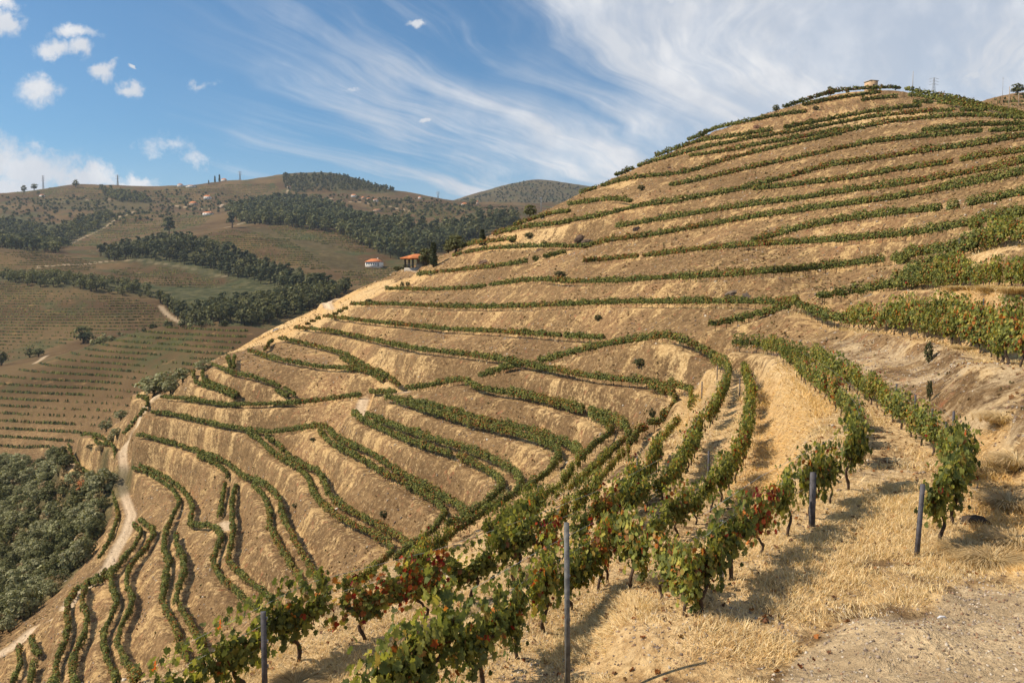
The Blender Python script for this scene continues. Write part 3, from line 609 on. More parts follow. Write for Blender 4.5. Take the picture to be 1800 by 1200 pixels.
for mk, v in (("420,580 450,572 520,550 600,512 650,495 700,478 740,490 690,510 640,540 560,575 530,585 480,600 440,610", .7),
              ("1330,690 1345,650 1400,640 1470,700 1480,740 1400,830 1340,860 1290,870", .9),
              ("1700,740 1820,700 1820,1010 1740,1000 1690,940 1720,850", .8),
              ("1630,505 1820,500 1820,545 1700,550 1630,545", .85),
              ("1160,790 1260,690 1280,660 1250,720 1190,810", .9),
              ("150,760 240,700 262,705 215,770 165,790", .3), ("1180,640 1270,650 1240,720 1190,690", .45),
              ("1500,200 1560,190 1640,200 1600,215 1500,225 1380,235 1400,215", .7),
              ("1240,240 1330,225 1400,230 1300,245", .4), ("1060,330 1150,300 1120,330 1050,345", .5),
              ("870,440 960,400 1000,400 950,432 900,436", .5), ("600,620 760,640 740,660 650,655", .4)):
    gold[zone(mk, 1.5, 330)] = v
bare[zone("1240,1230 1320,1110 1420,1060 1560,1050 1640,1010 1700,1010 1900,1000 1900,1300 1240,1300", 1.5, 30)] = 1
bare[(YY < 6.2) & (XX > .8)] = 1; bare = np.maximum(bare, .22 * (YY < 26) * (XX > -8)); bare = np.maximum(bare, .48 * zone('1440,600 1560,610 1740,640 1830,650 1830,750 1720,735 1600,700 1500,655', 12, 60)); gold[(YY < 15) & (XX > -9)] = np.maximum(gold, .45)[(YY < 15) & (XX > -9)]
for mk, v, a, b in (("0,378 60,385 120,395 200,372 190,400 110,435 0,445", .9, 900, 2000), ("170,445 290,405 400,440 600,495 560,522 400,490 250,465", .9, 600, 1200),
                 ("275,512 400,500 480,488 600,495 570,540 470,568 330,560", .95, 450, 1000), ("395,365 520,350 640,372 740,400 900,375 920,385 780,440 700,462 600,402 430,388", .95, 900, 1700),
                 ("490,312 570,303 660,318 720,338 640,335 560,328 500,330", .8, 1500, 2600), ("800,352 860,335 935,313 1045,326 1045,370 800,370", .5, 2300, 3600),
                 ("0,478 140,488 290,512 280,524 120,510 0,500", .9, 500, 1000), ("430,395 520,405 620,440 640,470 560,460 480,430", .45, 800, 1400), ("60,350 280,350 260,372 80,372", .5, 1300, 2100),
                 ("-60,800 110,790 200,885 150,1000 60,1080 -60,1130", .75, 90, 320)):
    green[zone(mk, a, b)] = v
def smooth_grid(Z, k=2):
    for _ in range(k):
        Z = (np.roll(Z, 1, 0) + np.roll(Z, -1, 0) + 2 * Z) / 4; Z = (np.roll(Z, 1, 1) + np.roll(Z, -1, 1) + 2 * Z) / 4
    return Z
gold, green, bare = smooth_grid(gold, 3), smooth_grid(green, 3), smooth_grid(bare, 34)
plat = (1 - sst(Drow, .8, 1.5)) * near * (.35 + .65 * (1 - sst(YY, 35, 70)))

LANES = [(1.3, "60,474 110,468 180,458 200,455 250,460 330,472 400,484", 500, 1100), (1.4, "282,532 300,545 322,556", 450, 800),
         (1.6, "360,402 395,396 425,390 445,386", 800, 1700), (1.6, "505,333 508,345 515,352", 1300, 2400), (1.0, "52,632 84,627 60,640", 380, 640),
         (1.6, "236,372 205,388 180,402 160,414 120,436", 900, 1700), (1.5, "430,350 470,344 560,352 640,360 700,366 760,372", 1200, 2400), (1.4, "150,352 190,348 240,352", 1400, 2400), (1.4, "300,362 360,366 400,362", 1200, 2200)]
LANE = np.zeros_like(XX)
for hw, s, a_, b_ in LANES:
    p, _ = resamp(parse(s), 2.0); q = cast(p[:, 0], p[:, 1], 0, a_, b_); ok = np.r_[True, np.abs(np.diff(np.log(q[:, 1]))) < .12]; q = q[ok]; q, _ = resamp(q, 2.0)
    Dl, _z = stamp([q], hw * 3); LANE = np.maximum(LANE, .55 * (1 - sst(Dl, hw * .9, hw * 2.2)))
def ground_material():
    m, g, b, out = mat_new('hillside_ground')
    A = g.node('ShaderNodeAttribute', attribute_name='ga'); B = g.node('ShaderNodeAttribute', attribute_name='gb')
    sa = g.node('ShaderNodeSeparateColor'); g.l.new(A.outputs['Color'], sa.inputs[0]); road, pl, stk = sa.outputs
    sb = g.node('ShaderNodeSeparateColor'); g.l.new(B.outputs['Color'], sb.inputs[0]); gd, gr, br = sb.outputs
    far = A.outputs['Alpha']; P = g.node('ShaderNodeNewGeometry').outputs['Position']
    n_big = g.noise(P, 0.06, 4.0, .6); n_mid = g.noise(P, 0.45, 5.0, .65); n_fine = g.noise(P, 3.2, 6.0, .7); n_tiny = g.noise(P, 17.0, 5.0, .7)
    n_m2 = g.noise(P, 1.3, 6.0, .75); n_8 = g.noise(P, 8.0, 5.0, .75)
    soil = g.mix(g.sstep(g.m('ADD', g.m('MULTIPLY', n_m2, .7), g.m('MULTIPLY', n_big, .3)), .40, .60), (.128, .077, .036), (.258, .162, .076))
    soil = g.mix(g.m('MULTIPLY', g.sstep(n_big, .5, .7), .55), soil, (.25, .13, .065))
    soil = g.mix(g.m('MULTIPLY', g.sstep(g.noise(P, 1.1, 4.0), .6, .72), .7), soil, (.33, .13, .065))
    soil = g.mix(g.m('MULTIPLY', g.sstep(n_fine, .54, .68), .75), soil, (.46, .33, .18))
    soil = g.mix(g.m('MULTIPLY', g.sstep(n_8, .56, .68), .6), soil, (.50, .36, .19))
    soil = g.mix(g.m('MULTIPLY', g.sstep(n_fine, .45, .34), .75), soil, (.075, .048, .03))  # shade of small pits painted into the soil
    soil = g.mix(g.m('MULTIPLY', g.sstep(n_8, .42, .32), .6), soil, (.075, .048, .03))  # finer pits, their shade painted in as well
    straw = g.mix(g.sstep(g.m('ADD', g.m('MULTIPLY', n_fine, .5), g.m('MULTIPLY', n_8, .5)), .38, .62), (.38, .24, .11), (.74, .54, .29))
    straw = g.mix(g.m('MULTIPLY', g.sstep(n_big, .45, .65), .6), straw, (.50, .29, .11))
    soil = g.mix(g.m('MULTIPLY', g.sstep(n_tiny, .54, .68), .5), soil, (.42, .31, .185))
    # dry grass lies in streaks down the banks
    k = g.m('ADD', g.m('MULTIPLY', g.m('SUBTRACT', stk, .5), 1.0), g.m('MULTIPLY', g.m('SUBTRACT', g.m('ADD', g.m('MULTIPLY', n_mid, .45), g.m('MULTIPLY', n_m2, .55)), .5), 2.2))
    k = g.m('ADD', k, g.m('MULTIPLY', g.m('SUBTRACT', n_big, .5), 1.3)); k = g.m('ADD', k, g.m('MULTIPLY', g.m('SUBTRACT', n_fine, .5), 1.7))
    k = g.m('ADD', k, g.m('ADD', g.m('MULTIPLY', gd, 1.1), g.m('MULTIPLY', pl, .72)))
    gk = g.sstep(k, .02, .66)
    sb_ = g.mix(g.sstep(g.m('ADD', g.m('MULTIPLY', n_fine, .5), g.m('MULTIPLY', n_8, .5)), .38, .62), (.31, .19, .082), (.60, .42, .20))
    straw = g.mix(g.m('MAXIMUM', gd, g.m('MULTIPLY', pl, 1.0)), sb_, straw)
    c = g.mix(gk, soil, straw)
    dirt = g.mix(g.sstep(n_fine, .3, .7), (.46, .34, .22), (.68, .54, .37))
    dirt2 = g.mix(g.sstep(n_tiny, .35, .65), (.38, .28, .165), (.60, .46, .28))
    dirt2 = g.mix(g.m('MULTIPLY', g.sstep(n_m2, .5, .7), .7), dirt2, (.66, .50, .29)); dirt2 = g.mix(g.m('MULTIPLY', g.sstep(n_mid, .52, .38), .75), dirt2, (.31, .23, .14)); dirt2 = g.mix(g.m('MULTIPLY', g.sstep(n_8, .56, .66), .5), dirt2, (.72, .58, .38))
    c = g.mix(g.sstep(g.m('ADD', br, g.m('ADD', g.m('MULTIPLY', g.m('SUBTRACT', n_fine, .5), 1.3), g.m('MULTIPLY', g.m('SUBTRACT', n_mid, .5), 2.0))), .25, .85), c, dirt2)
    # far slopes: brown vineyard soil, worn green; cloud shade darkened into the colour
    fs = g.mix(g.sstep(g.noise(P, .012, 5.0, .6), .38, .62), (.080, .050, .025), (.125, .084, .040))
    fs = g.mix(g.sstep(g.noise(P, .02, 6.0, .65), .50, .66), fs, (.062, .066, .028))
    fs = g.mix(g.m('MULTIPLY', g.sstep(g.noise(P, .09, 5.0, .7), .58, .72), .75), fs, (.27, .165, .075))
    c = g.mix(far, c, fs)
    c = g.mix(g.m('MULTIPLY', road, g.m('ADD', .75, g.m('MULTIPLY', n_mid, .4)), clamp=True), c, dirt)
    scrub = g.mix(g.sstep(g.noise(P, .11, 6.0, .7), .4, .65), (.035, .045, .02), (.10, .095, .045))
    c = g.mix(g.m('MULTIPLY', gr, .95, clamp=True), c, scrub)
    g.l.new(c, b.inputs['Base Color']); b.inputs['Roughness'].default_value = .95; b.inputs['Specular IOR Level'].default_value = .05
    h = g.m('ADD', g.m('MULTIPLY', n_fine, .22), g.m('MULTIPLY', n_tiny, .05)); h = g.m('ADD', h, g.m('MULTIPLY', n_mid, .35))
    bp = g.node('ShaderNodeBump'); bp.inputs['Strength'].default_value = .95; bp.inputs['Distance'].default_value = 1.0
    g.l.new(h, bp.inputs['Height']); g.l.new(bp.outputs[0], b.inputs['Normal'])
    return m
def build_ground():
    idx = np.arange(NU * NTT).reshape(NU, NTT)
    Fc = np.stack([idx[:-1, :-1], idx[1:, :-1], idx[1:, 1:], idx[:-1, 1:]], -1).reshape(-1, 4)
    me = raw_mesh('terrain', np.c_[XX.ravel(), YY.ravel(), HZ.ravel()], Fc, 4, ground_material(), None, True)
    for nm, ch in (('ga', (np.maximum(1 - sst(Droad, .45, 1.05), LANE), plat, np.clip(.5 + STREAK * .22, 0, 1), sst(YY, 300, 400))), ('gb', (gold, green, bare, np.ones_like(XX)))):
        at = me.color_attributes.new(nm, 'FLOAT_COLOR', 'POINT')
        at.data.foreach_set('color', np.stack([np.broadcast_to(c, XX.shape).ravel() for c in ch], 1).astype(np.float32).ravel())
    tag(new_obj('terrain', me), kind='structure')
build_ground()

# ------------------------------------------------------------------ leaves and vines
def leaf_shape():
    an = [0, 22, 42, 62, 90, 118, 150, 172]; rr = [1.0, .74, .9, .62, .82, .58, .60, .28]
    o = [(math.sin(math.radians(a)) * r, math.cos(math.radians(a)) * r) for a, r in zip(an, rr)]
    o = o + [(-x, y) for x, y in reversed(o[1:])]
    V = [(0, 0.05, -.10)] + [(x * .58, y * .58, -.22 * x * x + (.08 if i % 2 else -.06)) for i, (x, y) in enumerate(o)]
    n = len(o); return np.array(V), np.array([(0, 1 + (i + 1) % n, 1 + i) for i in range(n)])
LEAF = leaf_shape()
QUAD = (np.array([(-.5, -.5, 0), (.5, -.5, .08), (.5, .5, -.06), (-.5, .5, .06)]), np.array([(0, 1, 2), (0, 2, 3)]))
GREENS = np.array([(.125, .145, .042), (.18, .19, .052), (.088, .110, .036), (.24, .24, .065), (.11, .125, .046)])
YELLOWS = np.array([(.26, .27, .055), (.34, .30, .07), (.20, .22, .05), (.30, .22, .06)])
ORANGES = np.array([(.40, .15, .035), (.30, .10, .03), (.34, .20, .08), (.22, .10, .05)])
REDS = np.array([(.22, .025, .018), (.30, .05, .02), (.13, .02, .018), (.36, .09, .03)])
def palette(n, pg, py, po, pr, rng=RNG):
    k = rng.choice(4, n, p=np.array([pg, py, po, pr]) / (pg + py + po + pr)); c = np.zeros((n, 3))
    for i, P_ in enumerate((GREENS, YELLOWS, ORANGES, REDS)):
        m = k == i; c[m] = P_[rng.integers(0, len(P_), m.sum())]
    return c * rng.uniform(.75, 1.25, (n, 1))
def vine_meshes(i, mixw, rng):
    """one grapevine: gnarled trunk with two arms, canes, hanging lobed leaves"""
    s = Soup(); bark = (.075, .052, .038)
    k = 9; t = np.linspace(0, 1, k)
    pts = np.c_[.16 * np.sin(t * 5 + i) * t + .03 * rng.standard_normal(k) * t, .10 * np.cos(t * 6 + i * 2) * t, t * .46]
    V, Fc = tube(pts, .036 - .014 * t, 7, .6, rng); s.add(V, Fc, bark)
    V, Fc = tube([pts[-1] + (0, 0, -.03), pts[-1] + (0, 0, .05)], .045, 7, .6, rng); s.add(V, Fc, bark)
    tips = []
    for sg in (-1, 1):
        L = rng.uniform(.38, .55); tt = np.linspace(0, 1, 6)
        p = pts[-1] + np.c_[sg * L * tt, .04 * np.sin(tt * 6 + i), .10 * tt + .05 * np.sin(tt * 7 + sg)]
        V, Fc = tube(p, .026 - .012 * tt, 6, .4, rng); s.add(V, Fc, bark)
        tips += [p[q] for q in (1, 2, 3, 4, 5)]
    tr = s.mesh('grapevine_trunk', M_BARK, True)
    s = Soup(); cane = (.16, .085, .035); P_ = []; N_ = []
    for tp in tips + [pts[-1]] * 2:
        for r in range(2):
            L = rng.uniform(.32, .72); lean = rng.uniform(-.5, .5); side = rng.uniform(-.30, .30); tt = np.linspace(0, 1, 7)
            droop = rng.uniform(.25, 1.35)
            p = tp + np.c_[lean * L * tt * .5, side * L * (tt ** 1.3), L * (tt - droop * tt ** 2.2)]
            V, Fc = tube(p, .005 - .002 * tt, 4, 0, rng); s.add(V, Fc, cane)
            m = int(19 * L / .5); w = rng.uniform(.12, 1.0, m)
            q = np.stack([np.interp(w, tt, p[:, a]) for a in range(3)], 1) + rng.normal(0, .055, (m, 3))
            q[:, 2] -= rng.uniform(0, .08, m); P_.append(q)
    m = 150
    q = np.c_[rng.uniform(-.52, .52, m), rng.normal(0, .12, m), rng.uniform(.30, 1.1, m)]
    P_.append(q); P_ = np.concatenate(P_); lo_ = P_[:, 2] < .2; P_[lo_, 2] = rng.uniform(.2, .8, lo_.sum())
    n = len(P_)
    out = np.c_[P_[:, 0] * .3, np.sign(P_[:, 1] + rng.normal(0, .06, n)), np.full(n, .25)]
    nr = out * rng.uniform(.3, 1.1, (n, 1)) + rng.normal(0, .6, (n, 3)); nr[:, 2] = np.abs(nr[:, 2]) * .8 + .15
    R = frames(nr, math.pi + rng.normal(0, .6, n))       # blades hang with the tip down
    s.inst(LEAF[0], LEAF[1], P_, R, rng.uniform(.075, .135, n), palette(n, *mixw, rng=rng) * 1.15)
    fo = s.mesh('grapevine_foliage', M_VINE, False)
    return tr, fo
MIX = [(.80, .13, .05, .02), (.84, .12, .03, .01), (.72, .20, .07, .01), (.66, .18, .12, .04), (.86, .10, .03, .01), (.55, .28, .14, .03),
       (.56, .20, .18, .06), (.42, .16, .22, .20), (.78, .18, .03, .01), (.60, .32, .06, .02)]
KIND = ['green', 'dark green', 'green', 'green and rust-flecked', 'dense green', 'yellowing', 'orange-tinged', 'deep red', 'green', 'yellow-green']
VINES = [vine_meshes(i, m, np.random.default_rng(100 + i)) for i, m in enumerate(MIX)]
PLACE = {'M5n': 'in the row along the left side of the straw path', 'M5x': 'in the short link between the two front rows', 'M5': 'where the straw path row climbs to the far bend',
         'M6': 'in the row along the right side of the straw path', 'M4': 'in the row right of the narrow shaded path', 'M4n': 'in the front row beside the tall wooden stake',
         'M3n': 'in the long row above the lower terraces', 'M3': 'in the row on the crest of the dry bank', 'U14r': 'in the broad row on the bank at the right edge',
         'U14s': 'in the back line of the broad row at the right edge', 'U13': 'in the row above the pale grass bank', 'M2': 'in the row curving round below the shaded path',
         'M2i': 'among the young vines in the bend below the shaded path', 'U12': 'in the upper row reaching the right edge', 'U12b': 'in the short upper row by the right edge',
         'U13b': 'behind the row above the pale grass bank', 'L1': 'in the inner row of the terrace bend', 'L1o': 'in the outer row of the terrace bend'}
# vines stand every metre along each row
ST = []
for ri, (name, w) in enumerate(ROW3D):
    p, _ = resamp(w, 1.0 if w[:, 1].mean() > 60 else 1.14); tg = np.gradient(p[:, :2], axis=0); an = np.arctan2(tg[:, 1], tg[:, 0])
    for q, a in zip(p, an): ST.append((q[0], q[1], q[2], a, ri))
ST = np.array(ST); dist = np.sqrt((ST[:, :3] ** 2).sum(1)); U_ = ST[:, 0] / ST[:, 1]
py_ = 505 - F_PX * (ST[:, 2] + .7) / ST[:, 1]
inview = (np.abs(U_) < .68) & (py_ < 1290)
order = np.argsort(np.where(inview, dist, 1e9))
N_IND = 296
ind = np.zeros(len(ST), bool); ind[order[:N_IND]] = True
rv = random.Random(5)
SPECIAL = [(722, 1035, 7, .95), (985, 925, 7, .8), (1362, 880, 7, .82), (1060, 885, 6, 1.0), (1055, 975, 6, 1.0), (911, 940, 1, 1.3), (1300, 770, 6, 1.), (1472, 680, 6, 1.), (560, 1055, 4, 1.1), (465, 1100, 1, 1.1), (660, 1040, 6, 1.)]
sp_uv = [(ray(a, b), k, s_) for a, b, k, s_ in SPECIAL]
sp_hit = {}
for (su, ss), k_, sz in sp_uv:
    dd = np.where(ind, np.hypot(ST[:, 0] / ST[:, 1] - float(su), (ST[:, 2] + .72) / ST[:, 1] - float(ss)), 9); qq = int(dd.argmin())
    if dd[qq] < .05: sp_hit[qq] = (k_, sz)
vine_n = 0
for q in order[:N_IND]:
    x, y, z, a, ri = ST[q]; name = ROW3D[int(ri)][0]
    if name in ('M2i',): pass
    elif rv.random() < (.13 if name in ('M3n', 'M4', 'M4n') else .035) and q not in sp_hit: continue
    v = rv.choice([0, 1, 2, 3, 4, 5, 8, 9, 0, 1, 4, 8, 5, 9] if name not in ('U14r', 'U13', 'U14s', 'U12', 'U13b', 'U12b') else [9, 5, 9, 2, 5, 9, 0, 3])
    s_ = rv.uniform(.78, 1.12) * (.8 if name == 'M2i' else 1.0)
    if name in ('U14r', 'U14s', 'U13', 'U13b', 'U12', 'U12b'): s_ *= 1.35
    if name == 'M4n': s_ *= 1.1
    tall = (1.15 if y < 15 else .95) if name in ('M5n', 'M6') else 1.02
    if q in sp_hit: v, s_ = sp_hit[q]
    e = new_obj('grapevine', None, None, (x, y, z - .02)); e.empty_display_size = .2
    e.rotation_euler = (rv.uniform(-.06, .06), rv.uniform(-.06, .06), a + (math.pi if rv.random() < .5 else 0) + rv.uniform(-.15, .15)); e.scale = (s_, s_ * rv.uniform(.60, .80), s_ * tall * rv.uniform(.95, 1.12))
    tag(e, f"{KIND[v]} grapevine {PLACE.get(name, 'in the nearer terrace rows')}", 'grapevine', 'grapevines in the nearer rows')
    new_obj('trunk', VINES[v][0], e); new_obj('foliage', VINES[v][1], e); vine_n += 1

# the rest of the vines: one planting, thousands of plants
def vine_rows():
    s = Soup(); rng = np.random.default_rng(3)
    S = ST[~ind & (np.abs(U_) < .80)]
    Y = S[:, 1]
    gap = hash2(np.floor(S[:, 0] * 3), np.floor(S[:, 1] * 3), 5); keep = gap > .012; S = S[keep]; Y = S[:, 1]
    lsz = np.clip(Y * .0015, .10, .30)
    cnt = np.clip(1.9 * 2.0 / lsz ** 2, 46, 250).astype(int)
    rep = np.repeat(np.arange(len(S)), cnt); n = len(rep); B = S[rep]
    vs = (rng.uniform(.74, 1.12, len(S)) + .22 * vnoise(S[:, 0], S[:, 1], 5, 77))[rep]
    al = rng.uniform(-.58, .58, n); ph = rng.uniform(-.55, math.pi + .55, n)
    bulge = 1 - .42 * (np.abs(al) / .58) ** 2
    rad = rng.uniform(.62, 1.22, n) * bulge * vs; vw = rng.uniform(.62, 1.38, len(S))[rep]; cw = np.cos(ph) * .26 * rad * vw + (rng.normal(0, .05, len(S)))[rep]; ch = .74 + np.sin(ph) * .46 * rad * vs + rng.normal(0, .04, n)
    big = 1 + .28 * sst(B[:, 2], 0, 12); cw = cw * big; ch = .3 + (ch - .3) * big
    hang = rng.random(n) < .12; ch[hang] -= rng.uniform(0, .25, hang.sum()); sh = rng.random(n) < .05; ch[sh] += rng.uniform(0, .3, sh.sum()); cw[sh] *= rng.uniform(1, 1.7, sh.sum())
    c, si = np.cos(B[:, 3]), np.sin(B[:, 3])
    pos = np.c_[B[:, 0] + al * c - cw * si, B[:, 1] + al * si + cw * c, B[:, 2] + ch]
    nl = np.c_[rng.normal(0, .3, n) * c - np.cos(ph) * si, np.cos(ph) * c + rng.normal(0, .3, n) * si, np.sin(ph) * .8 + .35] + rng.normal(0, .38, (n, 3))
    # colour: most plants green, patches turning
    pt = vnoise(S[:, 0], S[:, 1], 13, 301) + .7 * vnoise(S[:, 0], S[:, 1], 4, 302) + .5 * (rng.random(len(S)) - .5)
    upper = sst(S[:, 2], -3, 14)
    turn = sst(pt, .02 - .05 * upper, .50)
    pc = rng.random(n); T_ = turn[rep]; up = upper[rep]
    col = GREENS[rng.integers(0, 5, n)] * (1 + .15 * up[:, None])
    yl = pc < .10 + .32 * T_ + .08 * up; col[yl] = YELLOWS[rng.integers(0, 4, yl.sum())] * .8
    org = (pc > .965 - .30 * T_); col[org] = ORANGES[rng.integers(0, 4, org.sum())] * .8
    rd = rng.random(n) < .012; col[rd] = REDS[rng.integers(0, 4, rd.sum())]
    col *= rng.uniform(.75, 1.25, (n, 1))
    s.inst(QUAD[0], QUAD[1], pos, frames(nl, rng.uniform(0, 6.28, n)), lsz[rep] * rng.uniform(.7, 1.25, n), col)
    # inner mass and stems
    m = len(S); c, si = np.cos(S[:, 3]), np.sin(S[:, 3]); Rz = np.zeros((m, 3, 3)); Rz[:, 0, 0] = c; Rz[:, 1, 0] = si; Rz[:, 0, 1] = -si; Rz[:, 1, 1] = c; Rz[:, 2, 2] = 1
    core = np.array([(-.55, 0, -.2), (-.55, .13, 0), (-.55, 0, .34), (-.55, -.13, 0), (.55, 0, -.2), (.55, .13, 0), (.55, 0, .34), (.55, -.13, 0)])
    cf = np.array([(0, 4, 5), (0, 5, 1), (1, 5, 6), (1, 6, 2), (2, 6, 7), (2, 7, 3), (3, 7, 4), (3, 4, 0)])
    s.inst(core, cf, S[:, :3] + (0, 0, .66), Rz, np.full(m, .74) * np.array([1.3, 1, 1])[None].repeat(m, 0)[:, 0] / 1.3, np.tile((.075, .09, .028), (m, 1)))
    nr = S[:, 1] < 130; m = nr.sum()
    st = np.array([(-.03, 0, 0), (.03, 0, 0), (.02, .02, .6), (-.02, .02, .6), (0, .04, 0), (0, .03, .6)]); sf = np.array([(0, 1, 2), (0, 2, 3), (1, 4, 5), (1, 5, 2), (4, 0, 3), (4, 3, 5)])
    s.inst(st, sf, S[nr, :3] - (0, 0, .05), Rz[nr], np.ones(m), np.tile((.07, .05, .035), (m, 1)))
    print('vine rows leaves', n, 'plants', len(S))
    tag(new_obj('vine_rows', s.mesh('vine_rows', M_HEDGE)), 'green and rust vine rows following every terrace of the big hillside', 'vine rows', kind='stuff')
vine_rows()

# ------------------------------------------------------------------ trees
TG = {'rust': np.array([(.42, .17, .06), (.36, .13, .05), (.50, .24, .10)]), 'brown': np.array([(.22, .16, .085), (.17, .13, .07), (.26, .20, .11)]), 'pine': np.array([(.062, .074, .036), (.085, .096, .046), (.11, .115, .055)]), 'oak': np.array([(.085, .09, .038), (.115, .118, .048), (.15, .145, .062)]),
      'olive': np.array([(.20, .20, .10), (.26, .25, .135), (.16, .165, .075), (.30, .29, .17)]), 'scrub': np.array([(.05, .062, .025), (.07, .078, .032), (.085, .08, .035)])}
def tree_arrays(kind, rng, nleaf, lsz, h=1.0):
    """unit-height tree: returns (trunk soup, crown soup)"""
    tk, cr = Soup(), Soup(); bark = (.09, .065, .045); blobs = []
    if kind == 'pine':
        V, Fc = tube([(0, 0, -.05), (.02, 0, .3), (.0, .01, .62), (0, 0, .9)], [.03, .024, .016, .006], 5, .3, rng); tk.add(V, Fc, bark)
        for k in range(9):
            z = .36 + .58 * k / 8; r = .17 * (1 - ((z - .5) / .75) ** 2) + .02; a = rng.uniform(0, 6.28)
            c = np.array([math.cos(a) * r * .8, math.sin(a) * r * .8, z]); blobs.append((c, (.13, .13, .085)))
            V, Fc = tube([(0, 0, z - .05), c * (.8, .8, 1)], [.009, .004], 4, 0, rng); tk.add(V, Fc, bark)
        blobs.append((np.array([0, 0, .93]), (.09, .09, .07)))
    elif kind == 'cypress':
        V, Fc = tube([(0, 0, -.05), (0, 0, .5)], [.03, .015], 5, .3, rng); tk.add(V, Fc, bark)
        for k in range(9): z = .12 + .78 * k / 8; r = .10 * math.sin(math.pi * min(.5 + (1 - z) * .1, 1)) * (1.1 - z) ** .5; blobs.append((np.array([0, 0, z]), (r, r, .09)))
    else:
        hh = .34 if kind == 'oak' else .22
        V, Fc = tube([(0, 0, -.06), (.01, .02, hh * .5), (.0, 0, hh)], [.06, .045, .04], 6, .4, rng); tk.add(V, Fc, bark)
        wide = {'oak': .36, 'olive': .44, 'scrub': .5, 'rust': .34, 'brown': .46}[kind]
        for k in range(11):
            a = 2.4 * k + rng.uniform(-.4, .4); zz = 1 - 2 * (k + .5) / 11; r = wide * math.sqrt(max(1 - zz * zz, .1)) * .72; z = .52 + .32 * zz + rng.uniform(-.05, .05) - (.10 if kind == 'scrub' else 0)
            c = np.array([math.cos(a) * r, math.sin(a) * r, z]); rr = rng.uniform(.17, .25); blobs.append((c, (rr, rr, rr * .85)))
            if k % 2 == 0: V, Fc = tube([(0, 0, hh * .7), c * (.5, .5, .8), c], [.028, .018, .006], 4, .2, rng); tk.add(V, Fc, bark)
        for k in range(4): a = 1.57 * k; blobs.append((np.array([math.cos(a) * wide * .7, math.sin(a) * wide * .7, .36]), (.15, .15, .13)))
    per = max(3, nleaf // len(blobs))
    for c, r in blobs:
        m = per; d = rng.normal(0, 1, (m, 3)); d /= np.linalg.norm(d, axis=1, keepdims=True)
        d[:, 2] = np.where(d[:, 2] < -.3, -d[:, 2], d[:, 2]); rr = rng.uniform(.65, 1.12, (m, 1))
        pos = c + d * rr * np.array(r); nr = d + rng.normal(0, .28, (m, 3)); nr[:, 2] += .2
        pal = TG['pine' if kind == 'cypress' else kind]; col = pal[rng.integers(0, len(pal), m)] * rng.uniform(.8, 1.2)
        cr.inst(QUAD[0], QUAD[1], pos, frames(nr, rng.uniform(0, 6.28, m)), lsz * rng.uniform(.6, 1.3, m), col)
    return tk, cr
PROTO = {}
def tree_proto(kind, k, nleaf, lsz):
    key = (kind, k, nleaf)
    if key not in PROTO:
        tk, cr = tree_arrays(kind, np.random.default_rng(hash(kind) % 1 + k * 17 + len(kind)), nleaf, lsz)
        PROTO[key] = (tk.mesh(kind + '_trunk', M_BARK, True), cr.mesh(kind + '_crown', M_TREE))
    return PROTO[key]
def put_tree(kind, name, cat, label, px, py, h, w=1.0, nleaf=260, lsz=.075, ymin=4, ymax=5000, group=None, k=0, xyz=None, rz=None):
    """px,py: foot of the tree; h metres; w widening"""
    if xyz is None: q = cast(px, py, 0, ymin, ymax)[0]; z = ground_z(q[0], q[1])[0]; xyz = (q[0], q[1], z)
    tm, cm = tree_proto(kind, k, nleaf, lsz)
    e = new_obj(name, None, None, xyz); e.empty_display_size = .5; e.scale = (h * w, h * w, h); e.rotation_euler = (0, 0, rng_t.uniform(0, 6.28) if rz is None else rz)
    tag(e, label, cat, group); new_obj('trunk', tm, e); new_obj('crown', cm, e); return e
rng_t = np.random.default_rng(21)

# woods on the far slopes, each read as one mass
def wood(name, label, marks, ymin, ymax, n, hgt, kinds, nleaf, lsz, sep=3.0, kind_='stuff'):
    poly = area(marks, ymin, ymax); rng = np.random.default_rng(len(marks)); lo, hi = poly.min(0), poly.max(0)
    P_ = rng.uniform(lo, hi, (n * 8, 2)); P_ = P_[inside(poly, P_[:, 0], P_[:, 1])]
    cell = {}; keep = []
    for i, (x, y) in enumerate(P_):
        c = (int(x // sep), int(y // sep))
        if c in cell: continue
        cell[c] = 1; keep.append(i)
        if len(keep) >= n: break
    P_ = P_[keep]; Z = ground_z(P_[:, 0], P_[:, 1]); ok = np.abs(P_[:, 0] / P_[:, 1]) < .85; P_, Z = P_[ok], Z[ok]
    s = Soup(); protos = []
    for k in kinds:
        for j in range(3): protos.append(tree_arrays(k, np.random.default_rng(j + 5 * len(k)), nleaf, lsz))
    ch = rng.integers(0, len(protos), len(P_))
    for k, (tk, cr) in enumerate(protos):
        m = ch == k
        if not m.any(): continue
        a = rng.uniform(0, 6.28, m.sum()); hs = rng.uniform(hgt[0], hgt[1], m.sum()); R = np.zeros((m.sum(), 3, 3))
        R[:, 0, 0] = np.cos(a); R[:, 1, 0] = np.sin(a); R[:, 0, 1] = -np.sin(a); R[:, 1, 1] = np.cos(a); R[:, 2, 2] = 1
        pos = np.c_[P_[m], Z[m]]; tint = rng.uniform(.75, 1.25, m.sum())
        for part in (tk, cr):
            V = np.concatenate(part.v); Fc = np.concatenate(part.f); C = np.concatenate(part.c)
            VV = np.einsum('nij,kj->nki', R, V) * hs[:, None, None] + pos[:, None]
            FF = Fc[None] + (np.arange(len(pos)) * len(V))[:, None, None]
            CC = C[None] * tint[:, None, None]
            s.add(VV.reshape(-1, 3), FF.reshape(-1, 3), CC.reshape(-1, 3))
    print(name, len(P_)); tag(new_obj(name, s.mesh(name, M_TREE)), label, 'woodland', kind=kind_)
